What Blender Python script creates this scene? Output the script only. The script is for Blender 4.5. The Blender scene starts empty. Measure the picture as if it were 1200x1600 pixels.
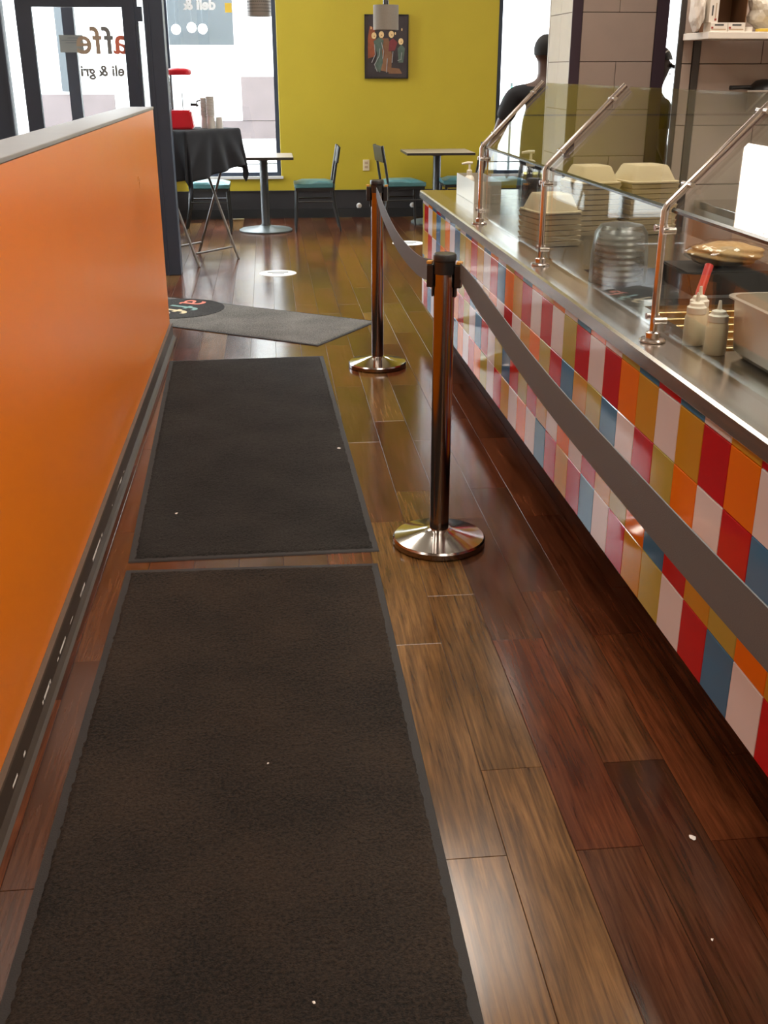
import bpy, bmesh, math, random
from mathutils import Vector, Matrix
random.seed(7)
PI = math.pi
sc = bpy.context.scene
COL = sc.collection

# ------------------------------------------------------------------ camera, world, exposure
cam_d = bpy.data.cameras.new('camera')
cam_d.sensor_fit = 'VERTICAL'; cam_d.sensor_height = 36.0
cam_d.lens = 36.0 * 1660.0 / 1600.0
cam_d.clip_start = 0.05; cam_d.clip_end = 300
cam = bpy.data.objects.new('camera', cam_d); COL.objects.link(cam)
cam.location = (0, 0, 1.55)
cam.rotation_euler = (math.radians(90 - 22.63), 0, math.radians(-5.873))
sc.camera = cam

world = bpy.data.worlds.new('sky'); sc.world = world
world.use_nodes = True
wn = world.node_tree.nodes; wl = world.node_tree.links
wn['Background'].inputs[0].default_value = (0.88, 0.94, 1.0, 1)
wn['Background'].inputs[1].default_value = 13.0

def area_portal(name, loc, rot, sx, sy):
    d = bpy.data.lights.new(name, 'AREA'); d.shape = 'RECTANGLE'; d.size = sx; d.size_y = sy
    d.cycles.is_portal = True
    o = bpy.data.objects.new(name, d); COL.objects.link(o); o.location = loc; o.rotation_euler = rot
area_portal('window_portal', (-0.51, 12.62, 1.85), (math.radians(-90), 0, 0), 1.28, 2.8)
area_portal('window_portal', (3.8, 12.62, 1.85), (math.radians(-90), 0, 0), 2.5, 2.8)
area_portal('door_portal', (-2.65, 10.25, 1.65), (math.radians(-90), 0, 0), 3.3, 3.2)

LIGHT_WARM = (1.0, 0.90, 0.79)
PANEL_STRENGTH = 10.0
vs = sc.view_settings
vs.view_transform = 'Standard'; vs.look = 'None'; vs.gamma = 1.0; vs.exposure = 0.6
vs.use_curve_mapping = False
sc.cycles.caustics_reflective = False
sc.cycles.caustics_refractive = False
sc.cycles.sample_clamp_indirect = 1.8
sc.cycles.transparent_max_bounces = 24
sc.cycles.max_bounces = 7; sc.cycles.diffuse_bounces = 4; sc.cycles.glossy_bounces = 4; sc.cycles.transmission_bounces = 4

# ------------------------------------------------------------------ materials
MATS = {}
def nodes_of(name):
    m = bpy.data.materials.new(name); m.use_nodes = True
    nt = m.node_tree
    return m, nt, nt.nodes, nt.links, nt.nodes['Principled BSDF']

def mat(name, col, rough=0.5, metal=0.0, spec=0.5, var=0.06, scale=12.0, bump=0.0, bscale=80.0,
        rvar=0.0, coat=0.0, trans=0.0, emis=None, estr=0.0, stretch=None, alpha=None, sub=0.0):
    """principled material whose colour is broken up by procedural noise"""
    if name in MATS: return MATS[name]
    m, nt, N, L, b = nodes_of(name)
    tc = N.new('ShaderNodeTexCoord'); src = tc.outputs['Object']
    if stretch:
        mp = N.new('ShaderNodeMapping'); mp.inputs['Scale'].default_value = stretch
        L.new(src, mp.inputs['Vector']); src = mp.outputs['Vector']
    nz = N.new('ShaderNodeTexNoise'); nz.inputs['Scale'].default_value = scale
    nz.inputs['Detail'].default_value = 5; L.new(src, nz.inputs['Vector'])
    rp = N.new('ShaderNodeMix'); rp.data_type = 'RGBA'
    c = Vector(col)
    rp.inputs[6].default_value = (*[max(0, x * (1 - var)) for x in c], 1)
    rp.inputs[7].default_value = (*[min(1, x * (1 + var)) for x in c], 1)
    L.new(nz.outputs['Fac'], rp.inputs[0]); L.new(rp.outputs[2], b.inputs['Base Color'])
    b.inputs['Roughness'].default_value = rough
    if rvar:
        mr = N.new('ShaderNodeMapRange'); mr.inputs[3].default_value = max(0.02, rough - rvar); mr.inputs[4].default_value = rough + rvar
        L.new(nz.outputs['Fac'], mr.inputs[0]); L.new(mr.outputs[0], b.inputs['Roughness'])
    b.inputs['Metallic'].default_value = metal
    b.inputs['Specular IOR Level'].default_value = spec
    b.inputs['Coat Weight'].default_value = coat
    b.inputs['Transmission Weight'].default_value = trans
    if sub: b.inputs['Subsurface Weight'].default_value = sub
    if alpha is not None: b.inputs['Alpha'].default_value = alpha
    if bump:
        n2 = N.new('ShaderNodeTexNoise'); n2.inputs['Scale'].default_value = bscale; n2.inputs['Detail'].default_value = 3
        L.new(src, n2.inputs['Vector'])
        bp = N.new('ShaderNodeBump'); bp.inputs['Strength'].default_value = bump; bp.inputs['Distance'].default_value = 0.01
        L.new(n2.outputs['Fac'], bp.inputs['Height']); L.new(bp.outputs[0], b.inputs['Normal'])
    if emis:
        b.inputs['Emission Color'].default_value = (*emis, 1); b.inputs['Emission Strength'].default_value = estr
    MATS[name] = m
    return m

def glass_mat(name, tint=(0.97, 0.985, 0.98), base=0.04, rough=0.0):
    """thin clear sheet: transparent, with a Fresnel reflection at both faces"""
    m = bpy.data.materials.new(name); m.use_nodes = True
    nt = m.node_tree; N = nt.nodes; L = nt.links
    N.remove(N['Principled BSDF']); out = N['Material Output']
    lw = N.new('ShaderNodeLayerWeight'); lw.inputs['Blend'].default_value = 0.5
    pw = N.new('ShaderNodeMath'); pw.operation = 'POWER'; pw.inputs[1].default_value = 5.0
    L.new(lw.outputs['Facing'], pw.inputs[0])
    mr = N.new('ShaderNodeMapRange'); mr.inputs[3].default_value = base; mr.inputs[4].default_value = 1.0
    L.new(pw.outputs[0], mr.inputs[0])
    tr = N.new('ShaderNodeBsdfTransparent')
    nz = N.new('ShaderNodeTexNoise'); nz.inputs['Scale'].default_value = 3
    mx = N.new('ShaderNodeMix'); mx.data_type = 'RGBA'
    mx.inputs[6].default_value = (*tint, 1); mx.inputs[7].default_value = (*[min(1, t * 1.015) for t in tint], 1)
    L.new(nz.outputs['Fac'], mx.inputs[0]); L.new(mx.outputs[2], tr.inputs[0])
    gl = N.new('ShaderNodeBsdfGlossy'); gl.inputs['Roughness'].default_value = rough
    ms = N.new('ShaderNodeMixShader')
    L.new(mr.outputs[0], ms.inputs[0]); L.new(tr.outputs[0], ms.inputs[1]); L.new(gl.outputs[0], ms.inputs[2])
    L.new(ms.outputs[0], out.inputs['Surface'])
    MATS[name] = m
    return m

def plank_mat(name, c0, c1):
    m, nt, N, L, b = nodes_of(name)
    tc = N.new('ShaderNodeTexCoord'); oi = N.new('ShaderNodeObjectInfo')
    off = N.new('ShaderNodeVectorMath'); off.operation = 'SCALE'; off.inputs[0].default_value = (13.7, 41.3, 7.1)
    L.new(oi.outputs['Random'], off.inputs['Scale'])
    ad = N.new('ShaderNodeVectorMath'); ad.operation = 'ADD'
    L.new(tc.outputs['Object'], ad.inputs[0]); L.new(off.outputs[0], ad.inputs[1])
    mp = N.new('ShaderNodeMapping'); mp.inputs['Scale'].default_value = (52, 2.4, 10); L.new(ad.outputs[0], mp.inputs['Vector'])
    g = N.new('ShaderNodeTexNoise'); g.inputs['Scale'].default_value = 1.6; g.inputs['Detail'].default_value = 8; g.inputs['Roughness'].default_value = 0.65
    g.inputs['Distortion'].default_value = 0.6
    L.new(mp.outputs[0], g.inputs['Vector'])
    mp2 = N.new('ShaderNodeMapping'); mp2.inputs['Scale'].default_value = (6, 2.6, 6); L.new(ad.outputs[0], mp2.inputs['Vector'])
    bl = N.new('ShaderNodeTexNoise'); bl.inputs['Scale'].default_value = 1.0; bl.inputs['Detail'].default_value = 4; L.new(mp2.outputs[0], bl.inputs['Vector'])
    m1 = N.new('ShaderNodeMix'); m1.data_type = 'RGBA'      # the tone of each plank
    m1.inputs[6].default_value = (*c0, 1); m1.inputs[7].default_value = (*c1, 1)
    L.new(oi.outputs['Random'], m1.inputs[0])
    r2 = N.new('ShaderNodeValToRGB')
    e = r2.color_ramp.elements
    e[0].position = 0.30; e[0].color = (0.34, 0.30, 0.28, 1); e[1].position = 0.70; e[1].color = (1.65, 1.6, 1.55, 1)
    L.new(g.outputs['Fac'], r2.inputs[0])
    r3 = N.new('ShaderNodeValToRGB')
    e = r3.color_ramp.elements
    e[0].position = 0.25; e[0].color = (0.66, 0.58, 0.54, 1); e[1].position = 0.75; e[1].color = (1.32, 1.22, 1.12, 1)
    L.new(bl.outputs['Fac'], r3.inputs[0])
    m2 = N.new('ShaderNodeMix'); m2.data_type = 'RGBA'; m2.blend_type = 'MULTIPLY'; m2.inputs[0].default_value = 1
    m3 = N.new('ShaderNodeMix'); m3.data_type = 'RGBA'; m3.blend_type = 'MULTIPLY'; m3.inputs[0].default_value = 1
    L.new(m1.outputs[2], m2.inputs[6]); L.new(r2.outputs[0], m2.inputs[7])
    L.new(m2.outputs[2], m3.inputs[6]); L.new(r3.outputs[0], m3.inputs[7])
    L.new(m3.outputs[2], b.inputs['Base Color'])
    rr = N.new('ShaderNodeMapRange'); rr.inputs[3].default_value = 0.13; rr.inputs[4].default_value = 0.23
    L.new(bl.outputs['Fac'], rr.inputs[0]); L.new(rr.outputs[0], b.inputs['Roughness'])
    b.inputs['Specular IOR Level'].default_value = 0.5
    MATS[name] = m
    return m

def carpet_mat(name, c0, c1):
    m, nt, N, L, b = nodes_of(name)
    tc = N.new('ShaderNodeTexCoord')
    n1 = N.new('ShaderNodeTexNoise'); n1.inputs['Scale'].default_value = 120; n1.inputs['Detail'].default_value = 6; n1.inputs['Roughness'].default_value = 0.75; L.new(tc.outputs['Object'], n1.inputs['Vector'])
    n2 = N.new('ShaderNodeTexNoise'); n2.inputs['Scale'].default_value = 3.2; n2.inputs['Detail'].default_value = 6; L.new(tc.outputs['Object'], n2.inputs['Vector'])
    ad = N.new('ShaderNodeMath'); ad.operation = 'MULTIPLY_ADD'; ad.inputs[1].default_value = 0.4; L.new(n2.outputs['Fac'], ad.inputs[0]); L.new(n1.outputs['Fac'], ad.inputs[2])
    rp = N.new('ShaderNodeValToRGB'); e = rp.color_ramp.elements
    e[0].position = 0.65; e[0].color = (*c0, 1); e[1].position = 1.2; e[1].color = (*c1, 1)
    mr = N.new('ShaderNodeMapRange'); mr.inputs[1].default_value = 0.57; mr.inputs[2].default_value = 0.85
    L.new(ad.outputs[0], mr.inputs[0]); e[0].position = 0; e[1].position = 1
    L.new(mr.outputs[0], rp.inputs[0]); L.new(rp.outputs[0], b.inputs['Base Color'])
    b.inputs['Roughness'].default_value = 0.95; b.inputs['Specular IOR Level'].default_value = 0.1
    b.inputs['Sheen Weight'].default_value = 0.06; b.inputs['Sheen Roughness'].default_value = 0.5
    bp = N.new('ShaderNodeBump'); bp.inputs['Strength'].default_value = 1.0; bp.inputs['Distance'].default_value = 0.012
    L.new(n1.outputs['Fac'], bp.inputs['Height']); L.new(bp.outputs[0], b.inputs['Normal'])
    MATS[name] = m
    return m

plank_mat('floor_plank', (0.058, 0.018, 0.008), (0.100, 0.034, 0.014))
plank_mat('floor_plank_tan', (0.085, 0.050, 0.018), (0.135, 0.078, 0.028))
plank_mat('floor_plank_dark', (0.044, 0.019, 0.010), (0.075, 0.032, 0.015))
carpet_mat('mat_pile', (0.003, 0.0021, 0.0013), (0.050, 0.034, 0.021))
carpet_mat('mat_pile_black', (0.003, 0.0028, 0.0025), (0.034, 0.032, 0.028))
carpet_mat('logo_pile', (0.09, 0.09, 0.085), (0.26, 0.26, 0.245))
carpet_mat('logo_black', (0.012, 0.012, 0.012), (0.05, 0.05, 0.05))
mat('rubber', (0.012, 0.0115, 0.011), 0.75, bump=0.2, bscale=300)
mat('orange_paint', (0.80, 0.20, 0.002), 0.30, spec=0.5, var=0.05, scale=2.5, rvar=0.05)
mat('partition_cap', (0.20, 0.18, 0.165), 0.4, metal=0.0, spec=0.6, var=0.12, scale=6)
mat('yellow_paint', (0.43, 0.335, 0.018), 0.55, var=0.06, scale=3, bump=0.1, bscale=160)
mat('black_wainscot', (0.020, 0.020, 0.022), 0.5, var=0.2, scale=8)
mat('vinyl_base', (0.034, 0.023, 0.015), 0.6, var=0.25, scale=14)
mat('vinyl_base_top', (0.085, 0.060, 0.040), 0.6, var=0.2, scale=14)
mat('scuff', (0.75, 0.72, 0.68), 0.8)
mat('dark_alu', (0.028, 0.040, 0.066), 0.42, metal=0.0, spec=0.5, var=0.1)
mat('ceiling_paint', (0.66, 0.60, 0.50), 0.85)
mat('warm_wall', (0.62, 0.52, 0.40), 0.8)
mat('white_wall', (0.72, 0.68, 0.62), 0.8)
mat('chrome', (0.62, 0.60, 0.57), 0.10, metal=1.0, var=0.03)
mat('brushed_post', (0.27, 0.235, 0.22), 0.16, metal=1.0, var=0.05, stretch=(30, 30, 1))
mat('steel', (0.60, 0.57, 0.53), 0.17, metal=1.0, var=0.05, scale=5, rvar=0.08, stretch=(14, 1, 14))
mat('steel_dull', (0.64, 0.60, 0.53), 0.38, metal=1.0, var=0.06, scale=8, rvar=0.08)
mat('guard_tube', (0.55, 0.49, 0.46), 0.2, metal=1.0, var=0.04)
mat('black_plastic', (0.012, 0.012, 0.013), 0.35)
mat('amber_clip', (0.55, 0.27, 0.05), 0.35)
mat('belt_web', (0.100, 0.112, 0.120), 0.8, var=0.07, scale=3, bump=0.15, bscale=500)
mat('grout', (0.62, 0.57, 0.53), 0.8)
mat('toe_black', (0.008, 0.008, 0.008), 0.7)
TILE = {'r': (0.50, 0.010, 0.014), 'o': (0.80, 0.19, 0.004), 'a': (0.58, 0.30, 0.022), 'l': (0.46, 0.38, 0.070),
        'b': (0.060, 0.190, 0.360), 'w': (0.75, 0.72, 0.76)}
TNAME = {'r': 'red', 'o': 'orange', 'a': 'amber', 'l': 'olive', 'b': 'blue', 'w': 'white'}
for k, c in TILE.items():
    mat('tile_' + TNAME[k], c, 0.07, spec=0.5, var=0.05, scale=4, bump=0.012, bscale=9)
mat('taupe_tile', (0.45, 0.36, 0.305), 0.35, var=0.08, scale=6)
mat('taupe_grout', (0.10, 0.075, 0.06), 0.8)
mat('glazed_tile', (0.72, 0.72, 0.70), 0.06, var=0.04)
mat('purple_trim', (0.055, 0.035, 0.05), 0.35, var=0.1)
mat('jamb_dark', (0.045, 0.038, 0.034), 0.4, var=0.1)
glass_mat('window_glass', (0.97, 0.985, 0.985))
glass_mat('guard_glass', (0.94, 0.965, 0.95))
mat('glass_edge', (0.010, 0.018, 0.016), 0.2)
glass_mat('clear_plastic', (0.93, 0.94, 0.94), base=0.08, rough=0.05)
glass_mat('frosted_plastic', (0.78, 0.78, 0.76), base=0.22, rough=0.3)
mat('chair_metal', (0.016, 0.018, 0.017), 0.35)
mat('teal_vinyl', (0.075, 0.21, 0.23), 0.28, var=0.06)
mat('table_laminate', (0.30, 0.25, 0.20), 0.3, var=0.1)
mat('table_edge', (0.03, 0.026, 0.022), 0.4)
mat('table_iron', (0.022, 0.024, 0.026), 0.4)
mat('table_base_grey', (0.09, 0.11, 0.11), 0.4)
mat('cloth_black', (0.013, 0.015, 0.020), 0.9, var=0.2, scale=20)
mat('stand_tube', (0.14, 0.125, 0.11), 0.35, metal=0.6)
mat('red_plastic', (0.62, 0.014, 0.030), 0.3)
mat('white_cup', (0.62, 0.62, 0.60), 0.4)
mat('shade_metal', (0.23, 0.21, 0.19), 0.45, metal=0.4, var=0.1, scale=160)
mat('shade_fabric', (0.26, 0.235, 0.20), 0.9, var=0.1, scale=120)
mat('sticker_white', (0.78, 0.77, 0.75), 0.4)
mat('sticker_ink', (0.05, 0.05, 0.05), 0.5)
mat('outlet_beige', (0.62, 0.52, 0.32), 0.4)
mat('canvas_dark', (0.030, 0.022, 0.024), 0.5, var=0.5, scale=9)
mat('paint_rust', (0.22, 0.055, 0.018), 0.5, var=0.5, scale=25)
mat('paint_cream', (0.66, 0.46, 0.22), 0.5, var=0.25, scale=40)
mat('paint_green', (0.075, 0.11, 0.085), 0.5, var=0.3, scale=30)
mat('paint_wine', (0.15, 0.022, 0.026), 0.5, var=0.3, scale=30)
mat('paint_brown', (0.18, 0.085, 0.040), 0.5, var=0.3, scale=30)
mat('paint_grey', (0.24, 0.23, 0.22), 0.5, var=0.3, scale=30)
mat('clamshell', (0.60, 0.49, 0.31), 0.75, var=0.05, bump=0.1, bscale=200)
mat('cardboard_dark', (0.13, 0.055, 0.018), 0.8)
mat('carton_white', (0.74, 0.68, 0.60), 0.6)
mat('carton_red', (0.30, 0.03, 0.02), 0.6)
mat('tape_brown', (0.40, 0.28, 0.17), 0.6)
mat('black_pan', (0.012, 0.012, 0.012), 0.35)
mat('bread', (0.52, 0.33, 0.14), 0.7, var=0.2, scale=14, bump=0.2, bscale=30)
mat('bottle_plastic', (0.84, 0.72, 0.50), 0.4, var=0.04)
mat('bottle_cap', (0.88, 0.83, 0.72), 0.35)
mat('red_handle', (0.62, 0.022, 0.014), 0.35, var=0.08)
mat('brass_blade', (0.55, 0.40, 0.18), 0.25, metal=0.9)
mat('well_brown', (0.26, 0.13, 0.05), 0.45, var=0.3)
mat('pump_cream', (0.66, 0.62, 0.50), 0.4)
mat('skin', (0.085, 0.045, 0.032), 0.5, var=0.08)
mat('hair_black', (0.008, 0.007, 0.007), 0.8)
mat('tshirt_black', (0.010, 0.011, 0.014), 0.85)
mat('trousers_dark', (0.02, 0.022, 0.03), 0.9)
mat('shoe_black', (0.012, 0.012, 0.012), 0.5)
mat('facade_white', (0.60, 0.60, 0.595), 0.8)
mat('facade_stone', (0.060, 0.046, 0.046), 0.8, var=0.25, scale=3)
mat('facade_dark', (0.016, 0.022, 0.026), 0.6, var=0.2)
mat('pavement', (0.52, 0.52, 0.51), 0.9)
mat('vinyl_white', (0.82, 0.83, 0.83), 0.5)
mat('vinyl_salmon', (0.66, 0.17, 0.11), 0.5)
mat('vinyl_grey', (0.20, 0.22, 0.23), 0.5)
mat('vinyl_tan', (0.42, 0.34, 0.26), 0.5)
mat('vinyl_teal', (0.15, 0.30, 0.28), 0.5)
mat('vinyl_cream', (0.62, 0.52, 0.30), 0.5)
mat('placard_grey', (0.33, 0.34, 0.31), 0.6)
mat('green_sign', (0.05, 0.42, 0.24), 0.5)
mat('paper_scrap', (0.80, 0.78, 0.74), 0.8)
mat('steel_lip', (0.66, 0.64, 0.61), 0.22, metal=1.0, var=0.05, scale=6, rvar=0.06, stretch=(14, 1, 14))
mat('panel_light', (0.9, 0.9, 0.9), 0.5, emis=LIGHT_WARM, estr=PANEL_STRENGTH)
mat('globe_reflection', (0.9, 0.9, 0.9), 0.5, emis=(1, 0.95, 0.88), estr=3.0)
mat('yellow_tag', (0.70, 0.48, 0.06), 0.5)
mat('poly_bag', (0.62, 0.56, 0.46), 0.25, var=0.25, scale=14, bump=0.9, bscale=22)
M = MATS
M['panel_light'].cycles.emission_sampling = 'FRONT'
M['globe_reflection'].cycles.emission_sampling = 'NONE'

# ------------------------------------------------------------------ mesh helpers
def link(name, me, m=None, parent=None, smooth=False):
    if m is not None and not me.materials: me.materials.append(M[m] if isinstance(m, str) else m)
    if smooth:
        for p in me.polygons: p.use_smooth = True
    o = bpy.data.objects.new(name, me); COL.objects.link(o)
    if parent is not None: o.parent = parent
    return o

def from_bm(name, bm, m=None, parent=None, smooth=False):
    me = bpy.data.meshes.new(name); bm.normal_update(); bm.to_mesh(me); bm.free()
    return link(name, me, m, parent, smooth)

def bbox(bm, x0, x1, y0, y1, z0, z1, bev=0.0, mi=0):
    vs_ = [bm.verts.new(p) for p in ((x0, y0, z0), (x1, y0, z0), (x1, y1, z0), (x0, y1, z0), (x0, y0, z1), (x1, y0, z1), (x1, y1, z1), (x0, y1, z1))]
    fs = [bm.faces.new([vs_[i] for i in f]) for f in ((3, 2, 1, 0), (4, 5, 6, 7), (0, 1, 5, 4), (1, 2, 6, 5), (2, 3, 7, 6), (3, 0, 4, 7))]
    for f in fs: f.material_index = mi
    if bev:
        es = list({e for f in fs for e in f.edges})
        bmesh.ops.bevel(bm, geom=es, offset=bev, segments=2, affect='EDGES', profile=0.5)
    return fs

def box(name, x0, x1, y0, y1, z0, z1, m, parent=None, bev=0.0):
    bm = bmesh.new(); bbox(bm, x0, x1, y0, y1, z0, z1, bev)
    return from_bm(name, bm, m, parent)

def boxes(name, lst, m, parent=None, bev=0.0):
    bm = bmesh.new()
    for b in lst: bbox(bm, *b, bev)
    return from_bm(name, bm, m, parent)

def blathe(bm, prof, c=(0, 0, 0), n=32, cap=True):
    rings = []
    for r, z in prof:
        rings.append([bm.verts.new((c[0] + r * math.cos(2 * PI * i / n), c[1] + r * math.sin(2 * PI * i / n), c[2] + z)) for i in range(n)])
    for a, b in zip(rings, rings[1:]):
        for i in range(n):
            bm.faces.new((a[i], a[(i + 1) % n], b[(i + 1) % n], b[i]))
    if cap:
        bm.faces.new(list(reversed(rings[0]))); bm.faces.new(rings[-1])

def lathe(name, prof, m, parent=None, c=(0, 0, 0), n=32, smooth=True, cap=True):
    bm = bmesh.new(); blathe(bm, prof, c, n, cap)
    o = from_bm(name, bm, m, parent)
    if smooth: auto_smooth(o)
    return o

def auto_smooth(o, ang=35):
    me = o.data
    for p in me.polygons: p.use_smooth = True
    bm = bmesh.new(); bm.from_mesh(me)
    for e in bm.edges:
        if len(e.link_faces) == 2 and e.calc_face_angle(0) > math.radians(ang): e.smooth = False
    bm.to_mesh(me); bm.free()

def btube(bm, pts, r, n=10, cap=True):
    pts = [Vector(p) for p in pts]
    rs = r if isinstance(r, (list, tuple)) else [r] * len(pts)
    rings = []
    up = None
    for i, p in enumerate(pts):
        t = (pts[min(i + 1, len(pts) - 1)] - pts[max(i - 1, 0)]).normalized()
        if up is None:
            up = Vector((0, 0, 1)) if abs(t.z) < 0.9 else Vector((1, 0, 0))
        a = t.cross(up).normalized(); b = a.cross(t).normalized(); up = b
        rings.append([bm.verts.new(p + rs[i] * (math.cos(2 * PI * k / n) * a + math.sin(2 * PI * k / n) * b)) for k in range(n)])
    for A, B in zip(rings, rings[1:]):
        for k in range(n):
            bm.faces.new((A[k], A[(k + 1) % n], B[(k + 1) % n], B[k]))
    if cap:
        bm.faces.new(list(reversed(rings[0]))); bm.faces.new(rings[-1])
    bmesh.ops.recalc_face_normals(bm, faces=bm.faces[:])

def tube(name, pts, r, m, parent=None, n=10):
    bm = bmesh.new(); btube(bm, pts, r, n)
    o = from_bm(name, bm, m, parent); auto_smooth(o, 50)
    return o

def prism(name, poly, axis, a0, a1, m, parent=None, bev=0.0):
    """polygon extruded along an axis: axis 'y' -> poly is (x,z); 'z' -> (x,y); 'x' -> (y,z)"""
    f = {'y': lambda p, a: (p[0], a, p[1]), 'z': lambda p, a: (p[0], p[1], a), 'x': lambda p, a: (a, p[0], p[1])}[axis]
    bm = bmesh.new()
    A = [bm.verts.new(f(p, a0)) for p in poly]; B = [bm.verts.new(f(p, a1)) for p in poly]
    n = len(poly)
    bm.faces.new(A); bm.faces.new(list(reversed(B)))
    for i in range(n): bm.faces.new((A[i], B[i], B[(i + 1) % n], A[(i + 1) % n]))
    bmesh.ops.recalc_face_normals(bm, faces=bm.faces[:])
    if bev: bmesh.ops.bevel(bm, geom=bm.edges[:], offset=bev, segments=2, affect='EDGES')
    return from_bm(name, bm, m, parent)

def empty(name, loc=(0, 0, 0), rz=0.0, parent=None):
    o = bpy.data.objects.new(name, None); COL.objects.link(o); o.location = loc; o.rotation_euler = (0, 0, rz)
    o.empty_display_size = 0.05
    if parent: o.parent = parent
    return o

def tag(o, label, cat, group=None):
    o['label'] = label; o['category'] = cat
    if group: o['group'] = group
    return o

def struct(o, label=None):
    o['kind'] = 'structure'
    if label: o['label'] = label
    return o

def thing(name, label, cat, loc=(0, 0, 0), rz=0.0, group=None):
    return tag(empty(name, loc, rz), label, cat, group)

def copy_tree(o, parent=None):
    c = o.copy(); COL.objects.link(c); c.parent = parent
    for ch in list(o.children): copy_tree(ch, c)
    return c

def text_mesh(name, s, size, m, parent=None, mirror=False, depth=0.001, space=1.0, bold=0.0):
    cu = bpy.data.curves.new(name, 'FONT'); cu.body = s; cu.size = size; cu.extrude = depth; cu.align_x = 'CENTER'; cu.space_character = space
    cu.resolution_u = 4; cu.offset = bold
    t = bpy.data.objects.new(name, cu); COL.objects.link(t)
    dg = bpy.context.evaluated_depsgraph_get(); dg.update()
    me = bpy.data.meshes.new_from_object(t.evaluated_get(dg))
    bpy.data.objects.remove(t); bpy.data.curves.remove(cu)
    if mirror:
        me.transform(Matrix.Diagonal((-1, 1, 1, 1))); me.flip_normals()
    me.name = name; me.materials.clear()
    return link(name, me, m, parent)

# ------------------------------------------------------------------ setting: floor
floor = struct(box('floor', -4.3, 5.3, -2.2, 12.4, -0.10, -0.004, 'jamb_dark'), 'dark reddish brown wooden plank floor')
PW = 0.1505
pb = bmesh.new(); bbox(pb, -PW / 2 + 0.0006, PW / 2 - 0.0006, -0.4564, 0.4564, -0.004, 0.0, 0)
top_e = [e for e in pb.edges if all(v.co.z > -0.001 for v in e.verts)]
bmesh.ops.bevel(pb, geom=top_e, offset=0.0008, segments=1, affect='EDGES')
pme = bpy.data.meshes.new('plank'); pb.normal_update(); pb.to_mesh(pme); pb.free(); pme.materials.append(M['floor_plank'])
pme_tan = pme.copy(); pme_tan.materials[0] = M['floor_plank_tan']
pme_dark = pme.copy(); pme_dark.materials[0] = M['floor_plank_dark']
prnd = random.Random(11)
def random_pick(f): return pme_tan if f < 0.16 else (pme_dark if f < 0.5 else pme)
rest = bmesh.new()
for k in range(-16, 27):
    xc = 0.296 + PW * (k + 0.5)
    base = 2.69 if k % 2 == 0 else 2.075
    if k > 8: base += 0.13 * (k % 3)
    if k < -2: base += 0.21 * (k % 3)
    for j in range(-6, 13):
        yc = base + 0.914 * j + 0.457
        if yc < -1.6 or yc - 0.457 > 12.33: continue
        ln = min(0.914, 12.388 - (yc - 0.457)); yc = yc - 0.457 + ln / 2
        seen = (yc > 0.9 and -0.85 < xc < 1.12) or (yc > 6.3 and -1.2 < xc < 2.6)
        if seen:
            pick = pme_tan if (k in (0, 1) and yc < 4.0) else random_pick(prnd.random() * (1.0 if yc > 5 else 0.8) + (0.0 if yc > 5 else 0.2))  # two near columns always tan: gold floor sheen put into the plank colour
            o = bpy.data.objects.new('plank', pick); COL.objects.link(o); o.parent = floor; o.location = (xc, yc, 0); o.scale = (1, ln / 0.914, 1)
        elif xc < 1.2 or yc > 6.6 or xc > 1.75:
            bbox(rest, xc - PW / 2 + 0.0008, xc + PW / 2 - 0.0008, yc - ln / 2 + 0.001, yc + ln / 2 - 0.001, -0.004, 0.0)
ro = from_bm('plank_rest', rest, 'floor_plank', floor); ro['kind'] = 'stuff'

# ------------------------------------------------------------------ setting: ceiling and outer walls
CEIL = 4.82
struct(box('ceiling', -4.3, 5.3, -2.2, 12.6, CEIL, CEIL + 0.1, 'ceiling_paint'), 'high beige painted ceiling')
struct(box('wall_back', -4.3, 5.3, -2.3, -2.2, 0, CEIL, 'warm_wall'))
struct(box('wall_left', -4.4, -4.3, -2.3, 10.2, 0, CEIL, 'warm_wall'))
struct(box('wall_right', 5.3, 5.4, -2.3, 12.6, 0, CEIL, 'white_wall'))

# far wall: yellow, black wainscot below
YF = 12.4
wf = struct(boxes('wall_far', [(0.13, 2.52, YF, YF + 0.3, 0, CEIL), (-1.3, 0.13, YF, YF + 0.3, 0, 0.44), (-1.3, 0.13, YF, YF + 0.3, 3.25, CEIL),
                               (2.52, 5.3, YF, YF + 0.3, 0, 0.44), (2.52, 5.3, YF, YF + 0.3, 3.25, CEIL), (5.05, 5.3, YF, YF + 0.3, 0.44, 3.25)], 'yellow_paint'), 'yellow painted end wall')
w = box('wainscot', -1.3, 5.3, YF - 0.014, YF - 0.0005, 0.0, 0.285, 'black_wainscot', wf); w['label'] = 'black painted band along the foot of the wall'
box('wainscot_cap', -1.3, 5.3, YF - 0.024, YF - 0.0005, 0.286, 0.298, 'black_wainscot', wf)
box('cove', -1.3, 5.3, YF - 0.03, YF - 0.0145, 0.0, 0.10, 'toe_black', wf)

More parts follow.
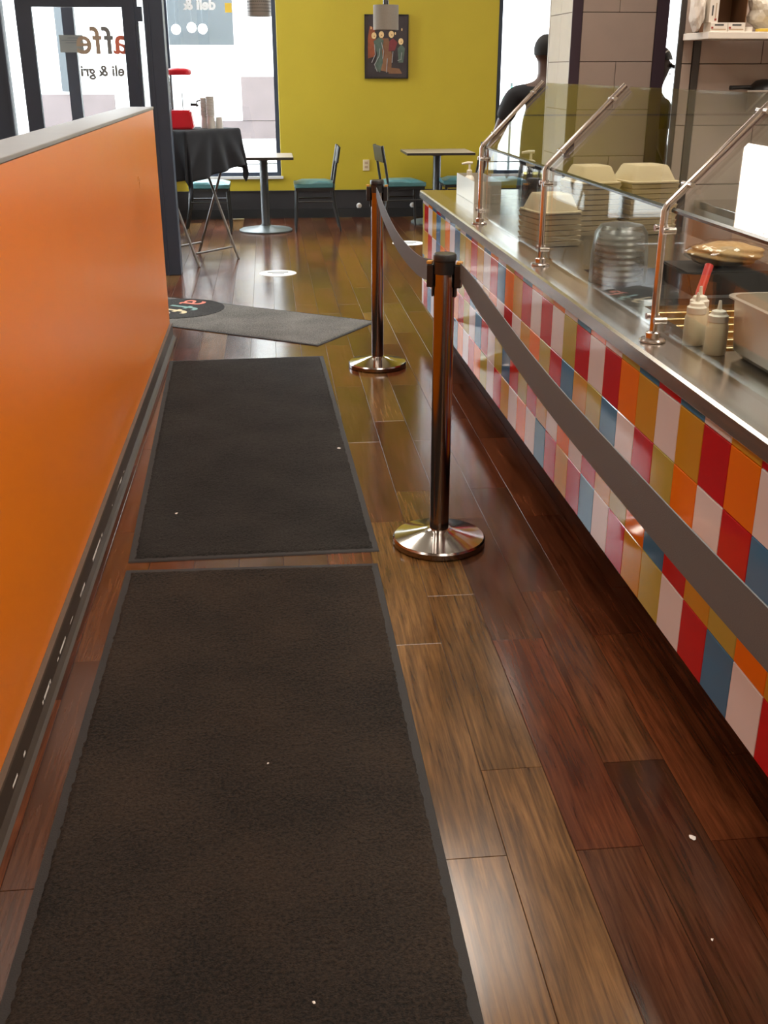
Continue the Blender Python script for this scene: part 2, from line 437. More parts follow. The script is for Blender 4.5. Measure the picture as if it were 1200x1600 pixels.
def window(name, x0, x1, z0, z1, y, mull=(), label=None, transoms=()):
    wdw = struct(empty(name, (0, y, 0)), label)
    fw = 0.045
    boxes('window_frame', [(x0, x0 + fw, 0.02, 0.10, z0, z1), (x1 - fw, x1, 0.02, 0.10, z0, z1), (x0 + fw, x1 - fw, 0.02, 0.10, z0, z0 + fw), (x0 + fw, x1 - fw, 0.02, 0.10, z1 - fw, z1)], 'dark_alu', wdw)
    for mx in mull: box('mullion', mx - 0.025, mx + 0.025, 0.02, 0.10, z0 + fw, z1 - fw, 'dark_alu', wdw)
    for tz in transoms: box('transom', x0 + fw, x1 - fw, 0.025, 0.095, tz - 0.025, tz + 0.025, 'dark_alu', wdw)
    xs = [x0] + list(mull) + [x1]
    for a, b in zip(xs, xs[1:]):
        box('pane', a + 0.03, b - 0.03, 0.056, 0.062, z0 + 0.03, z1 - 0.03, 'window_glass', wdw)
    return wdw
w1 = window('window_1', -1.05, 0.128, 0.445, 3.25, YF, (), 'tall shop window left of the yellow wall, bright daylight outside')
box('window_sill', -1.05, 0.15, -0.03, 0.018, 0.425, 0.452, 'white_cup', w1)
w2 = window('window_2', 2.522, 5.05, 0.445, 3.25, YF, (3.78,), 'tall shop window right of the yellow wall, behind the man')
box('window_sill', 2.50, 5.05, -0.03, 0.018, 0.425, 0.452, 'white_cup', w2)
t = text_mesh('window_lettering', 'deli &', 0.14, 'vinyl_white', w1, mirror=True, bold=0.006); t.rotation_euler = (PI / 2, 0, 0); t.location = (-0.66, 0.05, 2.13)
t['label'] = 'white mirrored window lettering reading deli &'
tg = box('window_tag', -0.40, -0.33, 0.048, 0.052, 2.10, 2.19, 'yellow_tag', w1); tg['label'] = 'small yellow window sticker'

# side glazing of the entrance recess
ws = struct(empty('window_3', (-1.09, 0, 0)), 'glazed side of the entrance recess')
boxes('window_frame', [(-0.05, 0.0, 10.1, 10.18, 0, 3.25), (-0.05, 0.0, 12.32, 12.4, 0, 3.25), (-0.05, 0.0, 10.18, 12.32, 0, 0.3), (-0.05, 0.0, 10.18, 12.32, 3.2, 3.25)], 'dark_alu', ws)
box('pane', -0.028, -0.022, 10.18, 12.32, 0.3, 3.2, 'window_glass', ws)
struct(box('wall_recess', -1.14, -1.09, 10.2, 12.4, 3.25, CEIL, 'white_wall'))

# entrance front with the door
YD = 10.0
DS = YD / 9.4
def dx(l): return [(a * DS, b * DS, c, d, e if e < 1.6 else 1.55 + (e - 1.55) * DS, f if f < 1.6 else 1.55 + (f - 1.55) * DS) for a, b, c, d, e, f in l]
struct(boxes('wall_front', [(-4.3, -0.956, YD, YD + 0.2, 3.35, CEIL)], 'white_wall'))
colm = struct(boxes('wall_column', [(-0.889, -0.748, 8.86, 9.03, 0, CEIL)], 'dark_alu', None, 0.004), 'dark navy corner column at the end of the orange partition')
box('column_ridge', -0.86, -0.845, 8.852, 8.8595, 0, 3.2, 'dark_alu', colm)
sf = struct(empty('window_4', (0, YD, 0)), 'dark framed glazing beside and above the entrance door')
boxes('window_frame', dx([(-2.20, -2.035, 0.0, 0.10, 0, 3.25), (-1.012, -0.992, 0.02, 0.08, 0, 3.25), (-4.04, -2.2, 0.0, 0.1, 0, 0.08), (-4.04, -2.2, 0.0, 0.1, 3.15, 3.25),
                       (-2.035, -1.012, 0.0, 0.10, 2.09, 2.16), (-2.035, -1.012, 0.0, 0.1, 3.18, 3.25), (-0.992, -0.957, 0.02, 0.08, 1.90, 2.005), (-3.25, -3.17, 0, 0.1, 0.08, 3.15)]), 'dark_alu', sf)
boxes('frame_bead', dx([(-2.06, -2.037, -0.02, -0.0005, 0, 3.1)]), 'dark_alu', sf)
boxes('pane', dx([(-4.04, -3.25, 0.05, 0.056, 0.08, 3.15)]), 'window_glass', sf)
boxes('pane', dx([(-3.17, -2.2, 0.05, 0.056, 0.08, 3.15)]), 'window_glass', sf)
boxes('pane', dx([(-2.035, -1.012, 0.05, 0.056, 2.16, 3.18)]), 'window_glass', sf)
boxes('pane', dx([(-2.035, -1.935, 0.05, 0.056, 0.0, 2.09)]), 'window_glass', sf)
boxes('pane', dx([(-0.992, -0.957, 0.05, 0.056, 0.0, 3.2)]), 'window_glass', sf)
dr = struct(empty('door_1', (0, YD, 0)), 'dark framed glass entrance door with mirrored lettering')
boxes('door_frame', dx([(-1.932, -1.81, 0.02, 0.07, 0.01, 2.085), (-1.112, -1.015, 0.02, 0.07, 0.01, 2.085), (-1.81, -1.112, 0.02, 0.07, 2.0, 2.085), (-1.81, -1.112, 0.02, 0.07, 0.01, 0.25)]), 'dark_alu', dr)
boxes('door_glass', dx([(-1.81, -1.112, 0.042, 0.048, 0.25, 2.0)]), 'window_glass', dr)
tube('push_bar', [(-1.975, -0.03, 1.045), (-1.8, -0.03, 1.045), (-1.16, -0.03, 1.045)], 0.012, 'chrome', dr)
boxes('bar_bracket', [(-1.97, -1.95, -0.03, 0.0195, 1.03, 1.06), (-1.18, -1.16, -0.03, 0.0195, 1.03, 1.06)], 'chrome', dr)
# lettering on the door glass, mirrored because it faces the street
for ch, x, m_, sz in (('a', -1.145, 'vinyl_salmon', 0.30), ('f', -1.235, 'vinyl_grey', 0.30), ('f', -1.325, 'vinyl_tan', 0.30), ('e', -1.43, 'vinyl_tan', 0.29)):
    t = text_mesh('door_letter', ch, sz, m_, dr, mirror=True, bold=0.004); t.rotation_euler = (PI / 2, 0, 0); t.location = (x * DS, 0.038, 1.672)
    t['label'] = 'mirrored %s letter on the door glass' % {'vinyl_salmon': 'salmon', 'vinyl_grey': 'grey', 'vinyl_tan': 'tan'}[m_]
t = text_mesh('door_lettering', 'eli & gri', 0.118, 'vinyl_grey', dr, mirror=True, space=1.0, bold=0.004); t.rotation_euler = (PI / 2, 0, 0); t.location = (-1.305 * DS, 0.038, 1.497)
t['label'] = 'grey mirrored lettering on the door glass'

# outer frame post of the vestibule, with a placard
op = struct(box('trim_1', -1.812, -1.708, 10.80, 10.88, 0, 3.2, 'dark_alu'), 'dark outer frame post seen through the door glass')
pl = thing('placard', 'small grey placard hung behind the entrance door glass', 'sign', (-1.745, 10.78, 1.69))
box('board', -0.105, 0.105, 0, 0.012, 0, 0.145, 'placard_grey', pl)
for i, (a, b) in enumerate(((-0.03, 0.06), (-0.085, 0.085), (-0.05, 0.07))):
    box('print_line', a, b, -0.002, -0.0003, 0.118 - i * 0.02, 0.124 - i * 0.02, 'vinyl_grey', pl)

# ------------------------------------------------------------------ setting: outside
struct(box('street_pavement', -40, 40, 12.75, 60, -0.12, -0.02, 'pavement'), 'bright pavement outside the windows')
struct(box('entrance_pavement', -40, -1.15, 10.25, 12.74, -0.12, -0.02, 'pavement'))
fac = thing('street_facade', 'pale sunlit building across the street with stone base', 'building', (0, 20.0, 0))
box('facade_wall', -9, 11, 0, 0.5, 0.0, 6.5, 'facade_white', fac)
box('shop_window', -1.62, -0.52, -0.06, -0.001, 1.93, 3.6, 'facade_dark', fac)
box('stone_pier', -0.43, 0.20, -0.10, -0.001, 0.72, 1.43, 'facade_stone', fac)
box('stone_base', -1.05, 0.20, -0.09, -0.001, 0.42, 0.715, 'facade_stone', fac)
box('stone_base', -3.9, -2.6, -0.09, -0.001, 0.3, 1.15, 'facade_stone', fac)
box('stone_column', -3.45, -3.2, -0.14, -0.001, 1.2, 4.5, 'facade_dark', fac)
for gx, gz in ((-1.46, 2.16), (-1.20, 2.19), (-1.02, 2.17)):  # glowing globes imitate room lamps reflected in the window glass
    g = thing('globe_reflection', {-1.46: 'leftmost white globe imitating a lamp reflection in the window glass', -1.20: 'middle white globe imitating a lamp reflection in the window glass', -1.02: 'rightmost white globe imitating a lamp reflection in the window glass'}[gx], 'lamp', (gx, 19.7, gz), group='globes imitating lamp reflections')
    bm = bmesh.new(); bmesh.ops.create_uvsphere(bm, u_segments=20, v_segments=12, radius=0.078); from_bm('globe', bm, 'globe_reflection', g, True)
    tube('cord', [(0, 0, 0.07), (0, 0, 1.6)], 0.008, 'facade_dark', g, 6)  # made-up cord and bracket to carry the globe
    box('bracket', -0.02, 0.02, -0.02, 0.238, 1.58, 1.62, 'facade_dark', g)
gs = thing('street_sign', 'small green sign outside behind the man', 'sign', (3.86, 17.8, 0))
tube('sign_pole', [(0, 0, -0.02), (0, 0, 1.35)], 0.02, 'facade_dark', gs, 8)
prism('sign_board', [(-0.15, 1.02), (0.13, 1.0), (0.13, 1.2), (0.0, 1.3), (-0.15, 1.12)], 'y', -0.03, -0.0205, 'green_sign', gs)

# ------------------------------------------------------------------ setting: orange partition
part = struct(box('wall_partition', -0.815, -0.655, -1.6, 6.65, 0, 1.335, 'orange_paint', None, 0.003), 'orange painted half wall along the aisle')
cp = box('partition_cap', -0.82, -0.652, -1.6, 6.655, 1.3355, 1.35, 'partition_cap', part, 0.003); cp['label'] = 'greyish brown satin top of the half wall'
prof = [(-0.6545, 0.0), (-0.622, 0.0), (-0.63, 0.006), (-0.640, 0.02), (-0.642, 0.078), (-0.6545, 0.084)]
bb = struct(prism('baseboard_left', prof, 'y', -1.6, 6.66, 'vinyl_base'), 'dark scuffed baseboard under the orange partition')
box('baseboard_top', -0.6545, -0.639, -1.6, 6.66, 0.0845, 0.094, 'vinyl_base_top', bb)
prism('baseboard_end', [(-0.655, 0.0), (-0.8, 0.0), (-0.8, 0.09), (-0.655, 0.09)], 'y', 6.6605, 6.672, 'vinyl_base', bb)
for i in range(26):
    y0 = random.uniform(1.9, 4.2); ln = random.choice((0.012, 0.02, 0.05, 0.09))
    box('scuff_mark', -0.6412, -0.6402, y0, y0 + ln, 0.030 + random.uniform(-0.006, 0.006), 0.034 + random.uniform(0, 0.003), 'scuff', bb)

# ------------------------------------------------------------------ setting: tiled pillar and kitchen wall
pil = struct(box('wall_pillar', 1.885, 2.478, 7.008, 7.55, 0, CEIL, 'taupe_grout'), 'square pillar clad in large taupe tiles behind the counter')
TH = 0.279
def tile_face_y(parent, x0, x1, y, z_first, rows, vj, m='taupe_tile', th=TH, off=0.5, tw=0.58):
    """large tiles on a face looking toward -Y; vj = one vertical joint of the first row"""
    for r in range(rows):
        z0 = z_first + r * th
        j = vj + (off * tw if r % 2 else 0)
        while j > x0: j -= tw
        xs = [x0]
        j += tw if j <= x0 else 0
        while j < x1: xs.append(j); j += tw
        xs.append(x1)
        for a, b in zip(xs, xs[1:]):
            if b - a > 0.012: box('tile', a + 0.002, b - 0.002, y - 0.008, y - 0.0005, max(0, z0) + 0.002, z0 + th - 0.002, m, parent, 0.0015)
tile_face_y(pil, 1.94, 2.405, 7.008, 1.592 - 4 * TH, 10, 2.462)
box('corner_trim', 1.876, 1.938, 6.996, 7.007, 0, 4.4, 'purple_trim', pil)
box('corner_trim', 2.407, 2.484, 6.996, 7.007, 0, 4.4, 'purple_trim', pil)
for r in range(10):
    z0 = 1.592 - 4 * TH + r * TH
    for a, b in ((7.01, 7.28), (7.284, 7.546)):
        box('glazed_tile', 1.878, 1.8845, a, b, z0 + 0.002, z0 + TH - 0.002, 'glazed_tile', pil)
box('corner_strip', 1.874, 1.8845, 7.547, 7.56, 0, 4.4, 'steel_dull', pil)

kw = struct(boxes('wall_kitchen', [(2.36, 5.3, 5.766, 5.95, 0, CEIL), (2.104, 5.3, 5.758, 5.7655, 0, CEIL)], 'taupe_grout'), 'taupe tiled kitchen wall behind the counter')
TH2 = 0.299
tile_face_y(kw, 2.225, 3.9, 5.758, 1.575 - 4 * TH2, 9, 2.552 + 0.005, th=TH2, off=0.38, tw=0.58)
box('corner_trim', 2.100, 2.128, 5.744, 5.757, 0, 4.4, 'jamb_dark', kw)
box('corner_trim', 2.187, 2.223, 5.744, 5.757, 0, 4.4, 'jamb_dark', kw)
tile_face_y(kw, 2.130, 2.185, 5.758, 1.575 - 4 * TH2, 9, 2.126, th=TH2, tw=3.0, off=0)

# ------------------------------------------------------------------ counter (turned a hair towards the aisle)
CX, CA = 0.981, 0.0115
def cw(lx, ly, z=0.0):
    return (CX + lx * math.cos(CA) - ly * math.sin(CA), lx * math.sin(CA) + ly * math.cos(CA), z)
counter = thing('serving_counter', 'long serving counter faced with red, orange, blue and white square tiles', 'counter', (CX, 0, 0), CA)
Y0, Y1 = -0.6, 6.66
box('body', 0.028, 0.90, Y0, Y1, 0.186, 0.80, 'grout', counter)
box('toe_kick', 0.20, 0.86, Y0, Y1 - 0.05, 0.0, 0.1855, 'toe_black', counter)
# worktop with a well opening at lx .17-.56, ly 1.9-3.45
TZ = 0.87
lip = prism('steel_edge', [(0.0, 0.828), (0.003, 0.825), (0.018, 0.825), (0.018, 0.845), (0.105, 0.845), (0.105, TZ), (0.008, TZ), (0.0, TZ - 0.006)], 'y', Y0, Y1 + 0.01, 'steel_lip', counter)
lip['label'] = 'brushed steel front edge of the counter'
wells = [(0.20, 0.56, 2.62, 3.20), (0.20, 0.56, 3.30, 3.86)]
boxes('worktop', [(0.107, 0.20, Y0, Y1 + 0.01, 0.80, TZ - 0.002), (0.56, 0.92, Y0, Y1 + 0.01, 0.80, TZ - 0.002), (0.20, 0.56, Y0, 2.62, 0.80, TZ - 0.002),
                  (0.20, 0.56, 3.20, 3.30, 0.80, TZ - 0.002), (0.20, 0.56, 3.86, Y1 + 0.01, 0.80, TZ - 0.002)], 'steel', counter)
for (a, b, c, d) in wells:
    boxes('well', [(a - 0.004, b + 0.004, c - 0.004, d + 0.004, 0.801, 0.806)], 'well_brown' if c < 3 else 'black_pan', counter)
for i in range(6):
    y = 2.68 + i * 0.09
    box('well_bar', 0.205, 0.555, y, y + 0.018, 0.845, 0.862, 'brass_blade', counter, 0.003)
ROW_TOP = [0.842, 0.795, 0.643, 0.491, 0.339, 0.187]
SEQ = {  # column 0 is the near end of what the photograph shows; columns run away from the camera
    0: 'r a w b r b l w o b w o a o b r l w o b a r b w l b w b r b o w',
    1: 'w o r a w a o r w r l w r w r a o b r w a r a l b w o l b a w r l o',
    2: 'b r w o l r w b l a b r l o a w r w o a w b r l w a r o b w r a l w',
    3: 'o l a r b o l a r w o w a r l r b l w r b w l r o w a b r w o l b w',
    4: 'w b r w l a r w b r a r b w o w a r w l o r w o b w r l a w b r w o'}
MINUS = {0: 'b w l o r a w b o r l w a r b w o', 1: 'b l w a o r w b a r l w o a r b w', 2: 'a w r l b o w r a l w b o r w a l', 3: 'a r w b l o r w a b r l w o a w r', 4: 'r l w a b r w o l w r b a w l r o'}
tile_meshes = {}
def ctile(h, wd, col):
    key = (round(h, 3), round(wd, 3), col)
    if key not in tile_meshes:
        bm = bmesh.new(); bbox(bm, -0.007, 0, 0, wd, 0, h)
        es = [e for e in bm.edges if all(v.co.x < -0.006 for v in e.verts)]
        bmesh.ops.bevel(bm, geom=es, offset=0.0013, segments=1, affect='EDGES')
        me = bpy.data.meshes.new('tile'); bm.normal_update(); bm.to_mesh(me); bm.free(); me.materials.append(M['tile_' + TNAME[col]])
        tile_meshes[key] = me
    return tile_meshes[key]
CP = 0.1495
YJ = 1.957   # joint between column 0 and column 1
for r in range(5):
    s = SEQ[r].split(); mn = MINUS[r].split()
    h = ROW_TOP[r] - ROW_TOP[r + 1]
    for cidx in range(-16, 33):
        y0 = YJ + (cidx - 1) * CP
        if y0 < Y0 or y0 + 0.03 > Y1: continue
        col = s[cidx] if 0 <= cidx < len(s) else (mn[-cidx - 1] if cidx < 0 else 'w')
        wd = min(CP, Y1 - y0)
        o = bpy.data.objects.new('tile', ctile(h - 0.0022, wd - 0.0022, col)); COL.objects.link(o); o.parent = counter
        o.location = (0.0278, y0 + 0.0011, ROW_TOP[r + 1] + 0.0011)

# ------------------------------------------------------------------ sneeze guard
guard = thing('sneeze_guard', 'glass sneeze guard on bent steel posts along the counter', 'sneeze guard', cw(0, 0, TZ + 0.0005), CA)
PY = [0.31, 1.53, 2.742, 3.962, 5.127]
LX = 0.062
BZ = 0.352; TL = (0.275, 0.275)
for py in PY:
    p = tube('post', [(LX, py, 0.008), (LX, py, BZ - 0.01), (LX + 0.006, py, BZ + 0.004), (LX + TL[0], py, BZ + TL[1])], 0.0102, 'guard_tube', guard, 14)
    lathe('flange', [(0.036, 0.0), (0.036, 0.004), (0.032, 0.008), (0.02, 0.010), (0.02, 0.024), (0.013, 0.028)], 'guard_tube', p, (LX, py, 0.0005), 24)
    for z in (0.062, 0.295):
        lathe_o = tube('clamp', [(LX - 0.012, py + 0.03, z), (LX + 0.022, py + 0.03, z)], 0.009, 'guard_tube', p, 10)
        tube('clamp', [(LX - 0.012, py - 0.03, z), (LX + 0.022, py - 0.03, z)], 0.009, 'guard_tube', p, 10)
        tube('clamp_pin', [(LX, py - 0.03, z), (LX, py + 0.03, z)], 0.006, 'guard_tube', p, 8)
    for tt in (0.2, 0.84):
        x = LX + TL[0] * tt; z = BZ + TL[1] * tt
        tube('clamp_pin', [(x, py - 0.032, z), (x, py + 0.032, z)], 0.0075, 'guard_tube', p, 8)
for a, b in zip(PY, PY[1:]):
    g = box('pane', LX + 0.012, LX + 0.018, a + 0.018, b - 0.018, 0.032, BZ - 0.012, 'guard_glass', guard); g['label'] = 'upright clear glass pane'
    box('pane_edge', LX + 0.0105, LX + 0.0195, a + 0.018, b - 0.018, BZ - 0.0115, BZ - 0.005, 'glass_edge', g)
    d = Vector((0.7071, 0, 0.7071)); n = Vector((0.7071, 0, -0.7071))
    o0 = Vector((LX, 0, BZ)) + n * 0.012; Ln = 0.394
    c4 = [o0 + d * 0.012, o0 + d * Ln, o0 + d * Ln + n * 0.006, o0 + d * 0.012 + n * 0.006]
    g = prism('pane', [(v.x, v.z) for v in c4], 'y', a + 0.018, b - 0.018, 'guard_glass', guard); g['label'] = 'slanted clear glass pane'
    e0 = o0 + d * 0.004 - n * 0.001
    c4 = [e0, e0 + d * 0.0075, e0 + d * 0.0075 + n * 0.008, e0 + n * 0.008]
    prism('pane_edge', [(v.x, v.z) for v in c4], 'y', a + 0.018, b - 0.018, 'glass_edge', g)

# ------------------------------------------------------------------ stanchions with retractable belts
def stanchion(loc, label, belt, rz=0.0, receivers=True):
    s = thing('belt_stanchion', label, 'stanchion', loc, 0.0, 'belt stanchions along the aisle')
    lathe('base', [(0.150, 0.0), (0.163, 0.004), (0.163, 0.022), (0.158, 0.028)], 'brushed_post', s, n=48)
    lathe('base_cover', [(0.1575, 0.0285), (0.12, 0.036), (0.075, 0.047), (0.05, 0.054), (0.036, 0.06)], 'chrome', s, n=48)
    lathe('post', [(0.0335, 0.0605), (0.0335, 0.945)], 'brushed_post', s, n=32)
    cap = lathe('cap', [(0.0345, 0.9455), (0.0345, 0.985), (0.0375, 0.988), (0.0375, 1.004), (0.034, 1.009)], 'black_plastic', s, n=32)
    if receivers:
        for k in (0, 2):
            a = rz + k * PI / 2
            if True:
                ca, sa = math.cos(a), math.sin(a)
                bm = bmesh.new(); bbox(bm, 0.034, 0.056, -0.016, 0.016, 0.902, 0.975, 0.003)
                o = from_bm('receiver', bm, 'black_plastic', s); o.rotation_euler = (0, 0, a)
                q = box('clip', 0.04, 0.057, -0.014, 0.014, 0.9765, 0.984, 'amber_clip', o)
                bm = bmesh.new(); bbox(bm, 0.0335, 0.040, -0.012, 0.012, 0.872, 0.9015, 0.002); from_bm('receiver_foot', bm, 'black_plastic', o)
    if belt:
        # ribbon through points (world) with half width .038
        pts = [Vector(p) - Vector(loc) for p in belt]
        fine = []
        for i in range(len(pts) - 1):
            p0 = pts[max(i - 1, 0)]; p1 = pts[i]; p2 = pts[i + 1]; p3 = pts[min(i + 2, len(pts) - 1)]
            for k in range(8):
                t_ = k / 8
                fine.append(0.5 * ((2 * p1) + (p2 - p0) * t_ + (2 * p0 - 5 * p1 + 4 * p2 - p3) * t_ ** 2 + (-p0 + 3 * p1 - 3 * p2 + p3) * t_ ** 3))
        fine.append(pts[-1])
        bm = bmesh.new(); th = 0.0012; rows = []
        for i, p in enumerate(fine):
            tn = (fine[min(i + 1, len(fine) - 1)] - fine[max(i - 1, 0)]); tn.z = 0; tn.normalize()
            nn = Vector((-tn.y, tn.x, 0)) * th
            f = i / (len(fine) - 1)
            hw = 0.0375 * min(1.0, 0.66 + 2.6 * f) * min(1.0, 0.72 + 3.0 * (1 - f))
            up = Vector((0, 0, hw))
            rows.append([bm.verts.new(p + nn + up), bm.verts.new(p + nn - up), bm.verts.new(p - nn - up), bm.verts.new(p - nn + up)])
        for A, B in zip(rows, rows[1:]):
            for k in range(4): bm.faces.new((A[k], B[k], B[(k + 1) % 4], A[(k + 1) % 4]))
        bm.faces.new(rows[0]); bm.faces.new(list(reversed(rows[-1])))
        bmesh.ops.recalc_face_normals(bm, faces=bm.faces[:])
        o = from_bm('belt', bm, 'belt_web', s); auto_smooth(o, 60); o['label'] = 'dark grey webbing belt'
    return s
S1 = (0.545, 3.40, 0.0); S2 = (0.564, 5.84, 0.0); S0 = (0.565, 0.62, 0.0)
stanchion(S2, 'farther chrome belt stanchion standing next to the logo mat', [(0.556, 5.795, 0.950), (0.550, 5.35, 0.895), (0.545, 4.70, 0.853), (0.54, 4.0, 0.872), (0.525, 3.455, 0.945)], math.radians(-12))
stanchion(S1, 'nearer chrome belt stanchion on the planks beside the black runner mat', [(0.590, 3.365, 0.958), (0.580, 2.88, 0.940), (0.572, 2.18, 0.914), (0.570, 1.52, 0.913), (0.570, 1.06, 0.921), (0.567, 0.68, 0.94)], math.radians(-20))
stanchion(S0, 'chrome belt stanchion at the camera end of the grey belt', None, math.radians(-20))

# ------------------------------------------------------------------ floor mats
def floor_mat(name, label, corners, pile, border=0.022, seed=1, group=None):
    """corners: near-left, near-right, far-right, far-left on the floor"""
    c = [Vector((x, y, 0)) for x, y in corners]
    ctr = sum(c, Vector()) / 4
    root = thing(name, label, 'mat', (ctr.x, ctr.y, 0.0005), 0, group)
    q = [v - ctr for v in c]
    bm = bmesh.new()
    lo = [bm.verts.new(v) for v in q]; hi = [bm.verts.new(v * 0.997 + Vector((0, 0, 0.004))) for v in q]
    bm.faces.new(list(reversed(lo))); bm.faces.new(hi)
    for i in range(4): bm.faces.new((lo[i], lo[(i + 1) % 4], hi[(i + 1) % 4], hi[i]))
    o = from_bm('rubber_backing', bm, 'rubber', root); o['label'] = 'thin black rubber border'
    # pile: a dense height field with ragged edge
    rnd = random.Random(seed)
    eu = (q[1] - q[0]); ev = (q[3] - q[0])
    bu = border / eu.length; bv = border / ev.length
    nu = int(eu.length / 0.0085); nv = int(ev.length / 0.0105)
    nv = min(nv, 300)
    verts = []; faces = []
    for j in range(nv + 1):
        for i in range(nu + 1):
            s = bu + (1 - 2 * bu) * i / nu; t_ = bv + (1 - 2 * bv) * j / nv
            edge = i in (0, nu) or j in (0, nv)
            if i in (0, nu): s += rnd.uniform(-0.003, 0.003) / eu.length
            if j in (0, nv): t_ += rnd.uniform(-0.003, 0.003) / ev.length
            p = q[0] * (1 - s) * (1 - t_) + q[1] * s * (1 - t_) + q[2] * s * t_ + q[3] * (1 - s) * t_
            z = 0.0042 if edge else 0.0085 + rnd.uniform(-0.0018, 0.0018)
            verts.append((p.x, p.y, z))
    for j in range(nv):
        for i in range(nu):
            a = j * (nu + 1) + i
            faces.append((a, a + 1, a + nu + 2, a + nu + 1))
    me = bpy.data.meshes.new('pile'); me.from_pydata(verts, [], faces)
    o = link('pile', me, pile, root, True); o['kind'] = 'stuff'; o['label'] = 'short looped carpet pile'
    return root
floor_mat('floor_mat', 'dark brown runner mat nearest the camera', [(-0.545, 0.55), (0.318, 0.55), (0.312, 3.245), (-0.53, 3.275)], 'mat_pile', seed=3, group='runner mats in the aisle')
floor_mat('floor_mat', 'black runner mat beyond the brown one, beside the orange partition', [(-0.531, 3.338), (0.328, 3.343), (0.269, 6.085), (-0.614, 6.057)], 'mat_pile_black', seed=4, group='runner mats in the aisle')
# logo mat, turned
mu = Vector((-0.832, 0.554, 0)); mv = Vector((0.554, 0.832, 0)); mA = Vector((0.25, 6.336, 0))
lc = [mA + mu * 1.85, mA, mA + mv * 0.76, mA + mu * 1.85 + mv * 0.76]
lm = floor_mat('logo_mat', 'grey entrance mat with round black logo, turned behind the runner mats', [(v.x, v.y) for v in lc], 'logo_pile', border=0.02, seed=5)
lctr = sum(lc, Vector()) / 4
lg = mA + mu * 1.42 + mv * 0.45 - lctr
bm = bmesh.new()
ring = [bm.verts.new(lg + mu * (0.33 * math.cos(a)) + mv * (0.33 * math.sin(a)) + Vector((0, 0, 0.0115))) for a in [2 * PI * i / 48 for i in range(48)]]
bm.faces.new(ring); r2 = bmesh.ops.extrude_face_region(bm, geom=bm.faces[:]); bmesh.ops.translate(bm, verts=[v for v in r2['geom'] if isinstance(v, bmesh.types.BMVert)], vec=(0, 0, -0.004))
bmesh.ops.recalc_face_normals(bm, faces=bm.faces[:])
ld = from_bm('logo_disc', bm, 'logo_black', lm); ld['label'] = 'round black logo field'
# letters read along -mv (towards the camera), so they stand on the -mu side
base_a = math.atan2(-mv.y, -mv.x)
for ch, s, m_ in (('a', 0.20, 'vinyl_salmon'), ('f', 0.05, 'vinyl_teal'), ('f', -0.07, 'vinyl_cream'), ('e', -0.19, 'vinyl_tan')):
    t = text_mesh('logo_letter', ch, 0.36, m_, ld, depth=0.0006)
    p = lg + mv * s + mu * (-0.20) + Vector((0, 0, 0.0125)); t.location = p; t.rotation_euler = (0, 0, base_a)
    t.location = lg + mv * s + Vector((-math.sin(base_a), math.cos(base_a), 0)) * (-0.09) + Vector((0, 0, 0.0125))

# floor stickers
def sticker(loc, label, r=0.152):
    s = thing('floor_sticker', label, 'sticker', loc, 0, 'round floor stickers')
    lathe('disc', [(r, 0), (r, 0.0012)], 'sticker_white', s, (0, 0, 0.0004), 40, False)
    for i, (wd, hh) in enumerate(((0.085, 0.035), (0.05, 0.02))):
        box('print', -wd, wd, 0.02 - i * 0.06, 0.02 - i * 0.06 + hh, 0.0017, 0.0021, 'sticker_ink', s)
sticker((0.035, 8.865, 0), 'round white floor sticker on the bare planks beyond the logo mat')
sticker((1.30, 10.38, 0), 'round white floor sticker far back near the right chair')

# scraps of paper
for (x, y, s, lab) in ((0.86, 1.79, 0.014, 'white paper scrap on the dark planks near the counter'), (-0.40, 3.74, 0.012, 'white scrap on the left of the black runner mat'),
                       (0.255, 4.42, 0.014, 'white scrap on the right edge of the black runner mat'), (-0.06, 2.14, 0.004, 'tiny white crumb in the middle of the brown mat'),
                       (0.79, 1.50, 0.005, 'small white crumb on the planks near the bottom right'), (0.02, 1.42, 0.005, 'small crumb at the foot of the brown mat')):
    bm = bmesh.new()
    z0 = 0.0105 if x < 0.31 else 0.0008
    n_ = 7; vs_ = [bm.verts.new((s * random.uniform(0.5, 1.0) * math.cos(2 * PI * i / n_), 0.6 * s * random.uniform(0.5, 1.1) * math.sin(2 * PI * i / n_), random.uniform(0, 0.002))) for i in range(n_)]
    tp = bm.verts.new((0, 0, 0.25 * s)); bt = bm.verts.new((0, 0, 0))
    for i in range(n_): bm.faces.new((vs_[i], vs_[(i + 1) % n_], tp)); bm.faces.new((vs_[(i + 1) % n_], vs_[i], bt))
    o = from_bm('paper_scrap', bm, 'paper_scrap'); o.location = (x, y, z0); o.rotation_euler = (0, 0, random.uniform(0, 3))
    tag(o, lab, 'scrap', 'bits of litter on the floor')

